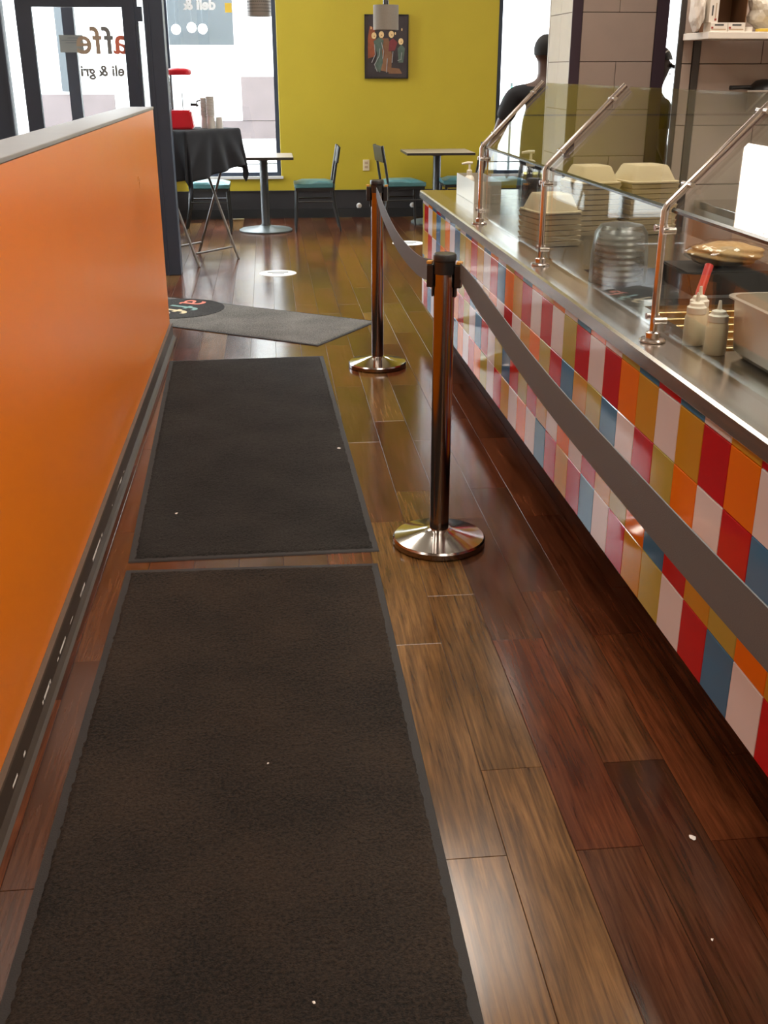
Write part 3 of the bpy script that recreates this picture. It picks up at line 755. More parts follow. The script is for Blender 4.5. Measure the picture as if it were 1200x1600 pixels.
# ------------------------------------------------------------------ dining furniture
def chair(loc, rz, label):
    """seat centre at the origin, facing +X; backrest at -X"""
    c = thing('dining_chair', label, 'chair', loc, rz, 'teal seated dining chairs')
    prof_ = []
    bm = bmesh.new(); bbox(bm, -0.20, 0.21, -0.20, 0.20, 0.435, 0.485)
    for v in bm.verts:
        if v.co.x < 0: v.co.y *= 0.88
    bmesh.ops.subdivide_edges(bm, edges=bm.edges[:], cuts=4, use_grid_fill=True)
    for v in bm.verts:
        if v.co.z > 0.48:
            d_ = max(abs(v.co.x) / 0.21, abs(v.co.y) / 0.20); v.co.z += 0.018 * (1 - d_ ** 3) - 0.012 * (d_ > 0.95)
    o = from_bm('seat', bm, 'teal_vinyl', c, True); o['label'] = 'teal vinyl seat pad'
    boxes('seat_frame', [(-0.195, 0.20, -0.19, -0.165, 0.405, 0.434), (-0.195, 0.20, 0.165, 0.19, 0.405, 0.434), (0.18, 0.2, -0.165, 0.165, 0.405, 0.434), (-0.195, -0.175, -0.165, 0.165, 0.405, 0.434)], 'chair_metal', c)
    for s_ in (-1, 1):
        tube('leg', [(0.185, 0.175 * s_, 0.42), (0.205, 0.185 * s_, 0.0)], [0.015, 0.011], 'chair_metal', c, 8)
        tube('leg', [(-0.18, 0.165 * s_, 0.43), (-0.20, 0.17 * s_, 0.25), (-0.255, 0.18 * s_, 0.0)], [0.016, 0.014, 0.011], 'chair_metal', c, 8)
        tube('back_post', [(-0.18, 0.165 * s_, 0.40), (-0.19, 0.165 * s_, 0.50), (-0.215, 0.165 * s_, 0.66), (-0.245, 0.165 * s_, 0.835)], 0.014, 'chair_metal', c, 8)
        tube('stretcher', [(0.19, 0.178 * s_, 0.30), (-0.195, 0.168 * s_, 0.30)], 0.008, 'chair_metal', c, 8)
    bm = bmesh.new(); bbox(bm, -0.012, 0.012, -0.185, 0.185, 0.0, 0.16, 0.006)
    for v in bm.verts: v.co.x -= 0.6 * v.co.y ** 2 * 0.8
    o = from_bm('backrest', bm, 'chair_metal', c); o.location = (-0.212, 0, 0.675); o.rotation_euler = (0, math.radians(-9), 0)
    return c
chair((0.455, 11.42, 0), PI, 'teal seated chair facing left table, its back to the yellow wall middle')
chair((1.36, 11.45, 0), math.radians(8), 'teal seated chair pulled up to the left of the right hand table')
chair((2.02, 11.62, 0), PI, 'teal seated chair partly hidden behind the counter end and steel box')
chair((-0.62, 11.45, 0), 0.0, 'teal seated chair half hidden behind the black tablecloth')
def cafe_table(loc, w_, d_, label):
    t = thing('pedestal_table', label, 'table', loc, 0, 'square pedestal tables')
    box('table_top', -w_ / 2 + 0.004, w_ / 2 - 0.004, -d_ / 2 + 0.004, d_ / 2 - 0.004, 0.722, 0.744, 'table_laminate', t, 0.003)
    boxes('table_edging', [(-w_ / 2, w_ / 2, -d_ / 2, -d_ / 2 + 0.0035, 0.718, 0.742), (-w_ / 2, w_ / 2, d_ / 2 - 0.0035, d_ / 2, 0.718, 0.742),
                           (-w_ / 2, -w_ / 2 + 0.0035, -d_ / 2 + 0.0036, d_ / 2 - 0.0036, 0.718, 0.742), (w_ / 2 - 0.0035, w_ / 2, -d_ / 2 + 0.0036, d_ / 2 - 0.0036, 0.718, 0.742)], 'table_edge', t)
    prism('top_bracket', [(-0.13, 0.7215), (-0.12, 0.705), (-0.045, 0.695), (0.045, 0.695), (0.12, 0.705), (0.13, 0.7215)], 'y', -0.04, 0.04, 'table_iron', t)
    lathe('column', [(0.055, 0.055), (0.042, 0.075), (0.042, 0.694)], 'table_iron', t, n=24)
    lathe('foot', [(0.272, 0.0), (0.275, 0.012), (0.26, 0.02), (0.10, 0.036), (0.06, 0.054)], 'table_base_grey', t, n=40)
    return t
cafe_table((-0.06, 11.40, 0), 0.60, 0.62, 'pedestal table by the left window, beside the black tablecloth')
cafe_table((1.79, 11.85, 0), 0.72, 0.62, 'pedestal table against the right end of the yellow wall')

# ------------------------------------------------------------------ folding stand with black cloth, dispenser and cups
ax = Vector((0.64, 0.768, 0)); pr = Vector((-0.768, 0.64, 0))
F1 = Vector((-0.643, 9.21, 0)); F2 = Vector((-0.286, 9.637, 0))
mid = (F1 + F2) / 2 + pr * 0.25
SR = math.atan2(ax.y, ax.x)
stand = thing('folding_stand', 'folding cross legged stand under the black tablecloth', 'stand', (mid.x, mid.y, 0), SR)
# local: x along ax, y along pr
h_ = 0.279
for sy in (-1, 1):
    nm = 'leg_frame'
    f = tube('leg', [(-h_, -0.25 * sy, 0.0), (-h_, 0.21 * sy, 1.04)], 0.011, 'stand_tube', stand, 8)
    tube('leg', [(h_, -0.25 * sy, 0.0), (h_, 0.21 * sy, 1.04)], 0.011, 'stand_tube', stand, 8)
    h_ -= 0.026
    yb = -0.25 * sy + 0.46 * sy * 0.10
    tube('crossbar', [(-h_ - 0.026 * (sy < 0), yb, 0.104), (h_ + 0.026 * (sy < 0), yb, 0.104)], 0.009, 'stand_tube', stand, 8)
    tube('top_rail', [(-h_, 0.21 * sy, 1.045), (h_, 0.21 * sy, 1.045)], 0.012, 'stand_tube', stand, 8)
box('tray', -0.32, 0.32, -0.26, 0.26, 1.0575, 1.082, 'black_plastic', stand, 0.004)
# cloth: a square sheet draped over the tray, corners hanging in points
TX, TY, TZc = 0.326, 0.266, 1.0865
cl_root = bpy.data.objects
n_ = 72
verts = []; faces = []
Lx, Ly = 0.68, 0.60
rotc = math.radians(9)
for j in range(n_ + 1):
    for i in range(n_ + 1):
        a = -1 + 2 * i / n_; b = -1 + 2 * j / n_
        u0 = a * Lx; v0 = b * Ly
        u = u0 * math.cos(rotc) - v0 * math.sin(rotc) - 0.06; v = u0 * math.sin(rotc) + v0 * math.cos(rotc) - 0.02
        cu_ = max(-TX, min(TX, u)); cv_ = max(-TY, min(TY, v))
        d_ = math.hypot(u - cu_, v - cv_)
        if d_ > 1e-6:
            ou, ov = (u - cu_) / d_, (v - cv_) / d_
            ang = math.atan2(v, u)
            fold = 0.020 * math.sin(ang * 17 + 1.3) * min(1, d_ / 0.2) + 0.008
            out_ = 0.006 + d_ * 0.06 + fold * (d_ / 0.3)
            x, y, z = cu_ + ou * out_, cv_ + ov * out_, TZc - max(0, d_ - 0.004) * 0.985
        else:
            x, y, z = u, v, TZc
        verts.append((x, y, z))
for j in range(n_):
    for i in range(n_):
        p = j * (n_ + 1) + i; faces.append((p, p + 1, p + n_ + 2, p + n_ + 1))
me = bpy.data.meshes.new('tablecloth'); me.from_pydata(verts, [], faces)
cloth = link('tablecloth', me, 'cloth_black', None, True)
cloth.location = (mid.x, mid.y, 0); cloth.rotation_euler = (0, 0, SR)
sol = cloth.modifiers.new('thickness', 'SOLIDIFY'); sol.thickness = 0.003; sol.offset = 1
tag(cloth, 'black cloth draped over the folding stand with corners hanging in points', 'tablecloth')
CT = TZc + 0.0045
dsp = thing('drink_dispenser', 'clear drink dispenser with red lid and red base on the black cloth', 'dispenser', (-0.712, 9.52, CT), 0)
prism('base', [(-0.105, 0.0), (0.105, 0.0), (0.085, 0.145), (-0.085, 0.145)], 'y', -0.095, 0.095, 'red_plastic', dsp, 0.012)
jar = lathe('jar', [(0.080, 0.1455), (0.092, 0.17), (0.092, 0.38), (0.080, 0.41), (0.080, 0.415)], 'clear_plastic', dsp, n=28, cap=False)
tube('ice_core', [(0.02, 0.0, 0.15), (0.02, 0.0, 0.28)], 0.004, 'vinyl_grey', dsp, 8)
lathe('lid', [(0.098, 0.415), (0.104, 0.425), (0.104, 0.452), (0.09, 0.462), (0.03, 0.468), (0.02, 0.47)], 'red_plastic', dsp, n=28)
tube('spigot', [(0.088, -0.05, 0.19), (0.135, -0.06, 0.19), (0.145, -0.06, 0.175)], 0.012, 'black_plastic', dsp, 10)
tube('spigot_lever', [(0.135, -0.06, 0.195), (0.140, -0.06, 0.215), (0.165, -0.06, 0.222)], 0.006, 'black_plastic', dsp, 8)
def cup_stack(loc, n, label, r0=0.028, r1=0.036, h=0.10, step=0.012):
    c = thing('cup_stack', label, 'cups', loc, 0, 'stacked cups on the black cloth')
    for i in range(n):
        z = i * step
        if i == 0:
            lathe('cup', [(r1, 0.0), (r1, 0.006), (r0, h)], 'white_cup', c, n=20)
        else:
            zz = h + (i - 1) * step
            lathe('cup', [(r0 + 0.005, zz - 0.004 - (0.0 if i > 1 else 0.0)), (r0 + 0.006, zz + 0.002), (r0 + 0.001, zz + step - 0.0045)], 'white_cup', c, n=20)
    return c
cup_stack((-0.525, 9.62, CT), 13, 'tall cup stack touching the drink dispenser side', 0.027)
cup_stack((-0.472, 9.56, CT), 14, 'tallest white cup stack in the middle of the black cloth', 0.03, 0.036)
cup_stack((-0.405, 9.58, CT), 1, 'short single white cup right of the cup stacks', 0.026, 0.032, 0.088)

# ------------------------------------------------------------------ pendant lamps, picture, outlet
def pendant(loc, r, h, m_, label, holes=False):
    p = thing('pendant_lamp', label, 'lamp', loc, 0)
    bm = bmesh.new()
    blathe(bm, [(r, 0), (r, h)], n=40, cap=False); blathe(bm, [(r - 0.004, h), (r - 0.004, 0)], n=40, cap=False)
    o = from_bm('shade', bm, m_, p); auto_smooth(o)
    lathe('shade_top', [(r - 0.0045, h - 0.008), (r - 0.0045, h - 0.004)], m_, p, n=32)
    lathe('socket', [(0.022, h - 0.0035), (0.022, h + 0.03), (0.012, h + 0.045)], 'black_plastic', p, n=16)
    lathe('bulb', [(0.012, h - 0.0085), (0.03, h - 0.04), (0.034, h - 0.07), (0.02, h - 0.098)], 'white_cup', p, n=16)
    tube('cord', [(0, 0, h + 0.045), (0, 0, CEIL - loc[2] - 0.004)], 0.005, 'black_plastic', p, 6)
    if holes:
        for a in range(40):
            for k in range(7):
                an = 2 * PI * (a + 0.5 * (k % 2)) / 40
                q = box('perforation', r - 0.002, r + 0.0012, -0.003, 0.003, 0.03 + k * 0.022, 0.036 + k * 0.022, 'black_plastic', p) if (PI * 1.05 < an < PI * 1.95) else None
                if q: q.rotation_euler = (0, 0, an)
    return p
pendant((0.940, 9.0, 1.83), 0.098, 0.175, 'shade_fabric', 'grey fabric drum pendant lamp hanging in front of the painting')
pendant((-0.032, 9.0, 1.922), 0.092, 0.20, 'shade_metal', 'perforated metal pendant lamp at the top before the left window', True)

pic = thing('painting', 'dark painting of standing figures with round pale faces on yellow wall', 'painting', (1.30, YF - 0.001, 1.455))
PWd, PHt = 0.236, 0.632
boxes('picture_frame', [(-PWd, -PWd + 0.012, -0.03, 0, 0, PHt), (PWd - 0.012, PWd, -0.03, 0, 0, PHt), (-PWd + 0.012, PWd - 0.012, -0.03, 0, 0, 0.012), (-PWd + 0.012, PWd - 0.012, -0.03, 0, PHt - 0.012, PHt)], 'black_plastic', pic)
cv = box('canvas', -PWd + 0.0125, PWd - 0.0125, -0.022, -0.004, 0.0125, PHt - 0.0125, 'canvas_dark', pic)
def daub(poly, m_, k):
    prism('paint', [(x, z) for x, z in poly], 'y', -0.0224 - 0.0006 * k - 0.0005, -0.0221 - 0.0006 * k, m_, cv)
def dot(cx, cz, r, m_, k, ry=None):
    ry = ry or r
    daub([(cx + r * math.cos(a), cz + ry * math.sin(a)) for a in [2 * PI * i / 16 for i in range(16)]], m_, k)
daub([(-0.20, 0.20), (-0.13, 0.22), (-0.11, 0.36), (-0.13, 0.50), (-0.18, 0.52), (-0.20, 0.40)], 'paint_rust', 0)
daub([(-0.06, 0.08), (0.05, 0.06), (0.06, 0.24), (0.02, 0.40), (-0.05, 0.40)], 'paint_brown', 0)
daub([(-0.13, 0.10), (-0.07, 0.06), (-0.04, 0.16), (-0.05, 0.28), (-0.03, 0.38), (-0.08, 0.41), (-0.14, 0.37), (-0.10, 0.24)], 'paint_green', 1)
daub([(0.02, 0.27), (0.09, 0.28), (0.12, 0.36), (0.07, 0.40), (0.03, 0.37)], 'paint_wine', 1)
daub([(0.02, 0.05), (0.17, 0.05), (0.14, 0.10), (0.05, 0.11)], 'paint_brown', 1)
daub([(0.13, 0.16), (0.18, 0.16), (0.20, 0.30), (0.16, 0.34), (0.12, 0.30)], 'paint_green', 1)
for pts_ in (((-0.16, 0.16), (-0.12, 0.24), (-0.13, 0.34)), ((-0.10, 0.07), (-0.13, 0.14), (-0.08, 0.22), (-0.07, 0.30)), ((0.06, 0.16), (0.07, 0.27)), ((0.12, 0.18), (0.16, 0.19), (0.165, 0.26)), ((-0.04, 0.20), (-0.03, 0.27), (-0.055, 0.36)), ((0.0, 0.06), (0.01, 0.2))):
    bm = bmesh.new(); btube(bm, [(x, -0.0246, z) for x, z in pts_], 0.004, 6); from_bm('paint', bm, 'paint_grey', cv)
for cx_, cz_, r_ in ((-0.135, 0.425, 0.027), (-0.055, 0.435, 0.028), (0.052, 0.438, 0.029), (0.155, 0.368, 0.027)):
    dot(cx_, cz_, r_, 'paint_cream', 2, r_ * 1.2); dot(cx_ + 0.004, cz_ - 0.006, 0.006, 'paint_brown', 3)
for cx_, cz_ in ((0.165, 0.485), (0.095, 0.447), (-0.165, 0.50)):
    dot(cx_, cz_, 0.007, 'paint_cream', 2, 0.014)

ot = thing('wall_outlet', 'beige electrical outlet on the yellow wall', 'outlet', (1.075, YF - 0.001, 0.50))
box('plate', -0.036, 0.036, -0.008, 0, 0, 0.118, 'outlet_beige', ot, 0.003)
for z in (0.028, 0.072): box('socket', -0.017, 0.017, -0.0105, -0.0085, z, z + 0.026, 'tape_brown', ot)
for x, lab in ((0.99, 'round white wall valve on the black band left of the stanchion'), (1.60, 'round white wall valve on the black band under the right hand chair')):
    v = thing('wall_valve', lab, 'valve', (x, YF - 0.0145, 0.125), 0, 'round wall valves')
    o = lathe('cover', [(0.03, 0), (0.03, 0.006), (0.024, 0.01)], 'white_cup', v, n=20); o.rotation_euler = (PI / 2, 0, 0)
    o = lathe('knob', [(0.011, 0.0105), (0.011, 0.024)], 'steel_dull', v, n=14); o.rotation_euler = (PI / 2, 0, 0)

# ------------------------------------------------------------------ things on the counter
def at(lx, ly, z=TZ): return cw(lx, ly, z)
# steel box with a pump bottle at the far end
sb = thing('steel_box', 'open steel box at the far end of the counter', 'box', at(0.27, 6.22, TZ - 0.0015), CA)
boxes('box_wall', [(-0.075, -0.072, -0.27, 0.27, 0.004, 0.115), (0.072, 0.075, -0.27, 0.27, 0.004, 0.115), (-0.072, 0.072, -0.27, -0.267, 0.004, 0.115), (-0.072, 0.072, 0.267, 0.27, 0.004, 0.115)], 'steel_dull', sb)
box('box_floor', -0.0745, 0.0745, -0.2695, 0.2695, 0, 0.0035, 'steel_dull', sb)
def pump_bottle(loc, label, h=0.17, r=0.032, m_='clear_plastic', rz=0.0):
    p = thing('pump_bottle', label, 'bottle', loc, rz, 'pump bottles')
    lathe('bottle', [(r * 0.92, 0), (r, 0.006), (r, h * 0.78), (r * 0.85, h * 0.9), (r * 0.45, h)], m_, p, n=24)
    lathe('collar', [(r * 0.52, h + 0.0005), (r * 0.52, h + 0.025), (r * 0.3, h + 0.03)], 'pump_cream', p, n=20)
    tube('pump', [(0, 0, h + 0.03), (0, 0, h + 0.062)], 0.006, 'pump_cream', p, 10)
    tube('nozzle', [(0.016, 0, h + 0.066), (-0.01, 0, h + 0.067), (-0.045, 0, h + 0.062)], [0.008, 0.008, 0.006], 'pump_cream', p, 10)
    return p
pump_bottle(at(0.245, 6.36, TZ + 0.003), 'small pump bottle standing in the steel box', 0.11, 0.03, 'bottle_cap')
pump_bottle(at(0.34, 5.3), 'clear pump bottle with cream pump behind the first glass pane', 0.245, 0.042, 'clear_plastic')

def clam_stack(loc, rz, n, label, w_=0.22, d_=0.22):
    """nested hinged take-out boxes: stacked lower trays with one domed lid on top"""
    s = thing('takeout_stack', label, 'takeout boxes', loc, rz, 'stacks of beige takeout boxes')
    step = 0.022
    for i in range(n):
        z = i * step
        bm = bmesh.new()
        a = [bm.verts.new((sx * w_ * 0.47, sy * d_ * 0.47, z)) for sx, sy in ((-1, -1), (1, -1), (1, 1), (-1, 1))]
        b = [bm.verts.new((sx * w_ * 0.5, sy * d_ * 0.5, z + step - 0.004)) for sx, sy in ((-1, -1), (1, -1), (1, 1), (-1, 1))]
        bm.faces.new(list(reversed(a))); bm.faces.new(b)
        for k in range(4): bm.faces.new((a[k], a[(k + 1) % 4], b[(k + 1) % 4], b[k]))
        from_bm('tray', bm, 'clamshell', s)
    z = n * step
    bm = bmesh.new()
    lv = [(0.53, 0.0), (0.53, 0.006), (0.47, 0.008), (0.36, 0.062), (0.33, 0.070)]
    rings = []
    for f_, zz in lv:
        ring_ = []
        for i in range(24):
            an = 2 * PI * i / 24 + PI / 4
            c_, s_ = math.cos(an), math.sin(an); p_ = 0.28
            ring_.append(bm.verts.new((w_ * f_ * math.copysign(abs(c_) ** p_, c_), d_ * f_ * math.copysign(abs(s_) ** p_, s_), z + zz)))
        rings.append(ring_)
    for A, B in zip(rings, rings[1:]):
        for k in range(24): bm.faces.new((A[k], A[(k + 1) % 24], B[(k + 1) % 24], B[k]))
    bm.faces.new(list(reversed(rings[0]))); bm.faces.new(rings[-1])
    o = from_bm('lid', bm, 'clamshell', s); auto_smooth(o, 40)
    return s
clam_stack(at(0.735, 4.80), math.radians(10), 10, 'tallest stack of beige takeout boxes behind the second glass pane', 0.235, 0.23)
clam_stack(at(0.49, 4.80, TZ - 0.0015), math.radians(8), 10, 'stack of beige takeout boxes left of the tallest stack', 0.20, 0.22)
clam_stack(at(0.235, 4.50), math.radians(12), 6, 'lower stack of beige takeout boxes near the second guard post', 0.19, 0.22)

# stack of clear lids in a plastic sleeve
ls = thing('lid_stack', 'translucent sleeve of plastic lids behind the third guard post', 'lids', at(0.25, 3.62))
lathe('sleeve', [(0.100, 0), (0.097, 0.10), (0.090, 0.165), (0.072, 0.19), (0.03, 0.198)], 'frosted_plastic', ls, n=28)
for i in range(8): lathe('lid', [(0.082, 0.008 + i * 0.02), (0.085, 0.012 + i * 0.02), (0.078, 0.02 + i * 0.02)], 'frosted_plastic', ls, n=24)

# black tray with bagged bread
bt = thing('black_tray', 'black tray holding a bagged loaf behind the glass', 'tray', at(0.55, 3.45), CA)
prism('tray_body', [(-0.15, 0.0), (0.15, 0.0), (0.17, 0.075), (-0.17, 0.075)], 'y', -0.12, 0.12, 'black_pan', bt, 0.006)
br = thing('bread_bag', 'bread loaf in a crinkled clear bag on the black tray', 'bread', at(0.56, 3.45, TZ + 0.0765), CA)
bm = bmesh.new(); bmesh.ops.create_icosphere(bm, subdivisions=4, radius=1.0)
for v in bm.verts:
    k = 1 + 0.06 * math.sin(7 * v.co.x + 3 * v.co.y) + 0.05 * math.sin(11 * v.co.z + 5 * v.co.x)
    v.co = Vector((0.125 * v.co.x * k, 0.085 * v.co.y * k, 0.038 * (v.co.z * k + 1.0)))
    if v.co.z < 0: v.co.z = 0
from_bm('loaf', bm, 'bread', br, True)
bm = bmesh.new(); bmesh.ops.create_icosphere(bm, subdivisions=4, radius=1.0)
rn = random.Random(4)
for v in bm.verts:
    k = 1.08 + 0.05 * math.sin(9 * v.co.x - 4 * v.co.y) + rn.uniform(-0.03, 0.03)
    tail = max(0, v.co.x - 0.55) * 0.55
    v.co = Vector((0.132 * v.co.x * k + tail * 0.12, 0.092 * v.co.y * k * (1 - 0.9 * tail), max(0, 0.040 * (v.co.z * k + 1.0) - tail * 0.05)))
from_bm('bag', bm, 'clear_plastic', br)

# squeeze bottles
def squeeze(loc, label):
    b = thing('squeeze_bottle', label, 'bottle', loc, 0, 'cream squeeze bottles')
    lathe('bottle', [(0.026, 0), (0.0285, 0.006), (0.0285, 0.072), (0.024, 0.084)], 'bottle_plastic', b, n=28)
    lathe('cap', [(0.0255, 0.0845), (0.0255, 0.100), (0.020, 0.104), (0.018, 0.111), (0.008, 0.115)], 'bottle_cap', b, n=28)
    lathe('nozzle', [(0.006, 0.1155), (0.0035, 0.138)], 'bottle_cap', b, n=14)
    return b
squeeze(at(0.178, 2.60, TZ - 0.0015), 'front cream squeeze bottle beside the deep steel pan')
squeeze(at(0.162, 2.705, TZ - 0.0015), 'left cream squeeze bottle next to the red handled spatula')
squeeze(at(0.2035, 2.79, TZ - 0.0015), 'rear cream squeeze bottle mostly hidden by the other two')

# deep steel pan
def hotel_pan(loc, rz, lx, ly, h, label, m_='steel_dull'):
    p = thing('steel_pan', label, 'pan', loc, rz, 'steel food pans')
    bm = bmesh.new(); t_ = 0.003
    def ringr(hx, hy, z, r, n=6):
        out = []
        for cx_, cy_, a0 in ((hx - r, hy - r, 0), (-hx + r, hy - r, PI / 2), (-hx + r, -hy + r, PI), (hx - r, -hy + r, 1.5 * PI)):
            for i in range(n + 1):
                a = a0 + PI / 2 * i / n; out.append(bm.verts.new((cx_ + r * math.cos(a), cy_ + r * math.sin(a), z)))
        return out
    R_ = [ringr(lx - 0.045, ly - 0.045, 0.0, 0.03), ringr(lx - 0.022, ly - 0.022, 0.02, 0.04), ringr(lx - 0.012, ly - 0.012, h - 0.004, 0.045), ringr(lx, ly, h - 0.004, 0.05), ringr(lx, ly, h, 0.05),
          ringr(lx - 0.014, ly - 0.014, h, 0.043), ringr(lx - 0.025, ly - 0.025, 0.024, 0.038), ringr(lx - 0.05, ly - 0.05, 0.004, 0.028)]
    n = len(R_[0])
    for A, B in zip(R_, R_[1:]):
        for i in range(n): bm.faces.new((A[i], A[(i + 1) % n], B[(i + 1) % n], B[i]))
    bm.faces.new(list(reversed(R_[0]))); bm.faces.new(R_[-1])
    o = from_bm('pan_body', bm, m_, p); auto_smooth(o, 40)
    return p
hotel_pan(at(0.40, 2.36, TZ - 0.0015), CA, 0.215, 0.25, 0.155, 'deep steel food pan standing on the worktop at the right edge')

# spatula with red handle
sp = thing('spatula', 'spatula with red handle leaning in the food well', 'spatula', at(0.235, 2.93, 0.8445), 0)
tip = Vector((0, 0, 0.02)); hv = Vector((0.085, 0.10, 0.17))
tube('blade', [tip, hv * 0.5], [0.006, 0.005], 'brass_blade', sp, 8)
tube('handle', [hv * 0.49, hv * 0.62, hv * 0.8, hv * 1.03], [0.010, 0.0135, 0.0125, 0.013], 'red_handle', sp, 12)

# ------------------------------------------------------------------ kitchen shelf and its contents
sh = thing('wall_shelf', 'white wall shelf high on the kitchen wall', 'shelf', (2.12, 5.736, 1.684))
box('board', 0, 1.5, -0.34, 0, 0, 0.032, 'carton_white', sh, 0.003)
for x in (0.62, 1.3): prism('bracket', [(-0.30, -0.0005), (0, -0.0005), (0, -0.16)], 'x', x, x + 0.02, 'steel_dull', sh)
SZ = 1.7165
for i, (x, y, w_, h__) in enumerate(((2.135, 5.42, 0.085, 0.04), (2.223, 5.42, 0.085, 0.04), (2.130, 5.44, 0.046, 0.105))):
    lab = ['left small white carton lying on the shelf front', 'right small white carton lying on the shelf front', 'small white carton standing on end on the shelf'][i]
    z = SZ if i < 2 else SZ + 0.0405
    c = thing('small_carton', lab, 'carton', (x, y, z), 0, 'small white cartons on the shelf')
    box('carton', 0, w_, 0, 0.09, 0, h__, 'carton_white', c, 0.001)
    if i < 2:
        box('print', 0.006, w_ - 0.008, -0.0012, -0.0003, 0.008, 0.013, 'tape_brown', c); box('print', 0.004, 0.014, -0.0016, -0.0003, 0.0135, 0.022, 'carton_red', c)
        box('print', 0.02, 0.065, -0.0012, -0.0003, 0.026, 0.033, 'sticker_ink', c)
    else:
        box('print', 0.012, 0.019, -0.0012, -0.0003, 0.03, 0.075, 'sticker_ink', c); box('print', 0.03, 0.034, -0.0012, -0.0003, 0.02, 0.085, 'tape_brown', c); box('print', 0.028, 0.038, -0.0016, -0.0003, 0.008, 0.018, 'carton_red', c)
cb = thing('cardboard_box', 'open brown cardboard box behind the small cartons', 'box', (2.19, 5.52, SZ))
boxes('box_wall', [(0, 0.004, 0, 0.19, 0.0, 0.26), (0.156, 0.16, 0, 0.19, 0.0, 0.26), (0.004, 0.156, 0.186, 0.19, 0.0, 0.26), (0.004, 0.156, 0, 0.186, 0, 0.004), (0.004, 0.156, 0, 0.186, 0.256, 0.26)], 'cardboard_dark', cb)
def crumple(name, loc, sx, sy, sz, m_, label, cat, seed):
    bm = bmesh.new(); bmesh.ops.create_icosphere(bm, subdivisions=4, radius=1.0); rn = random.Random(seed)
    for v in bm.verts:
        k = 1 + 0.09 * math.sin(5 * v.co.x + seed) * math.cos(7 * v.co.z) + rn.uniform(-0.03, 0.03); v.co = Vector((sx * v.co.x * k, sy * v.co.y * k, max(0, sz * (v.co.z * k + 1))))
    o = from_bm(name, bm, m_); o.location = loc
    return tag(o, label, cat)
crumple('plastic_bag', (2.50, 5.56, SZ), 0.125, 0.10, 0.10, 'poly_bag', 'crumpled clear plastic bag at the right end of the shelf', 'bag', 3)
pb_ = lathe('tape_roll', [(0.018, 0), (0.018, 0.022), (0.009, 0.022), (0.009, 0.0)], 'carton_white', None, n=20, cap=False)
pb_.location = (2.335, 5.44, SZ); tag(pb_, 'small white tape roll right of the cartons on the shelf', 'tape')
yl = box('yellow_tray', 2.375, 2.62, 5.405, 5.455, SZ, SZ + 0.014, 'yellow_tag', None, 0.003); tag(yl, 'flat yellow packet lying on the shelf edge', 'packet')
crumple('paper_sack', (2.092, 5.50, SZ), 0.030, 0.07, 0.11, 'carton_white', 'cream paper sack at the left end of the shelf', 'bag', 8)

# hanging rail shelf with an upturned black pan
st = thing('steel_rack', 'narrow steel wall rack under the shelf', 'rack', (2.40, 5.736, 1.444))
box('rack_board', 0, 0.9, -0.22, 0, 0, 0.008, 'steel', st)
for x in (0.1, 0.8): prism('bracket', [(-0.2, -0.0005), (0, -0.0005), (0, -0.1)], 'x', x, x + 0.015, 'steel_dull', st)
bp_ = thing('black_skillet', 'black pan lying upturned on the steel rack', 'pan', (2.55, 5.62, 1.4525))
lathe('pan', [(0.095, 0.0), (0.088, 0.018), (0.062, 0.042), (0.03, 0.05)], 'black_pan', bp_, n=28)
tube('handle', [(-0.088, 0, 0.012), (-0.14, 0, 0.012), (-0.20, 0, 0.009)], [0.010, 0.009, 0.011], 'black_pan', bp_, 8)

# back counter under the kitchen wall
bk = thing('back_counter', 'steel back counter against the kitchen wall', 'counter', (2.28, 5.735, 0))
box('cabinet', 0, 2.2, -0.52, 0, 0.1, 0.86, 'steel_dull', bk)
box('counter_top', -0.01, 2.2, -0.55, 0, 0.8605, 0.90, 'steel', bk, 0.004)
box('plinth', 0.03, 2.2, -0.48, 0, 0, 0.0995, 'toe_black', bk)
mb = lathe('mixing_bowl', [(0.05, 0), (0.10, 0.03), (0.14, 0.09), (0.145, 0.10), (0.135, 0.09), (0.095, 0.035), (0.045, 0.006)], 'white_cup', None, n=32)
mb.location = (2.62, 5.42, 0.9005); tag(mb, 'white mixing bowl on the back counter', 'bowl')

# ------------------------------------------------------------------ people
def skin_mesh(name, V, Eg, Rd, m_, parent, root, sub=2, loc=None):
    me = bpy.data.meshes.new(name); me.from_pydata([Vector(v) for v in V], Eg, [])
    o = link(name, me, m_, parent)
    md = o.modifiers.new('skin', 'SKIN'); md.use_smooth_shade = True
    sd = o.modifiers.new('sub', 'SUBSURF'); sd.levels = sub; sd.render_levels = sub
    lay = me.skin_vertices[0].data
    for i, r in enumerate(Rd): lay[i].radius = r if isinstance(r, tuple) else (r, r); lay[i].use_root = (i == root)
    o.modifiers['skin'].branch_smoothing = 0.6
    return o

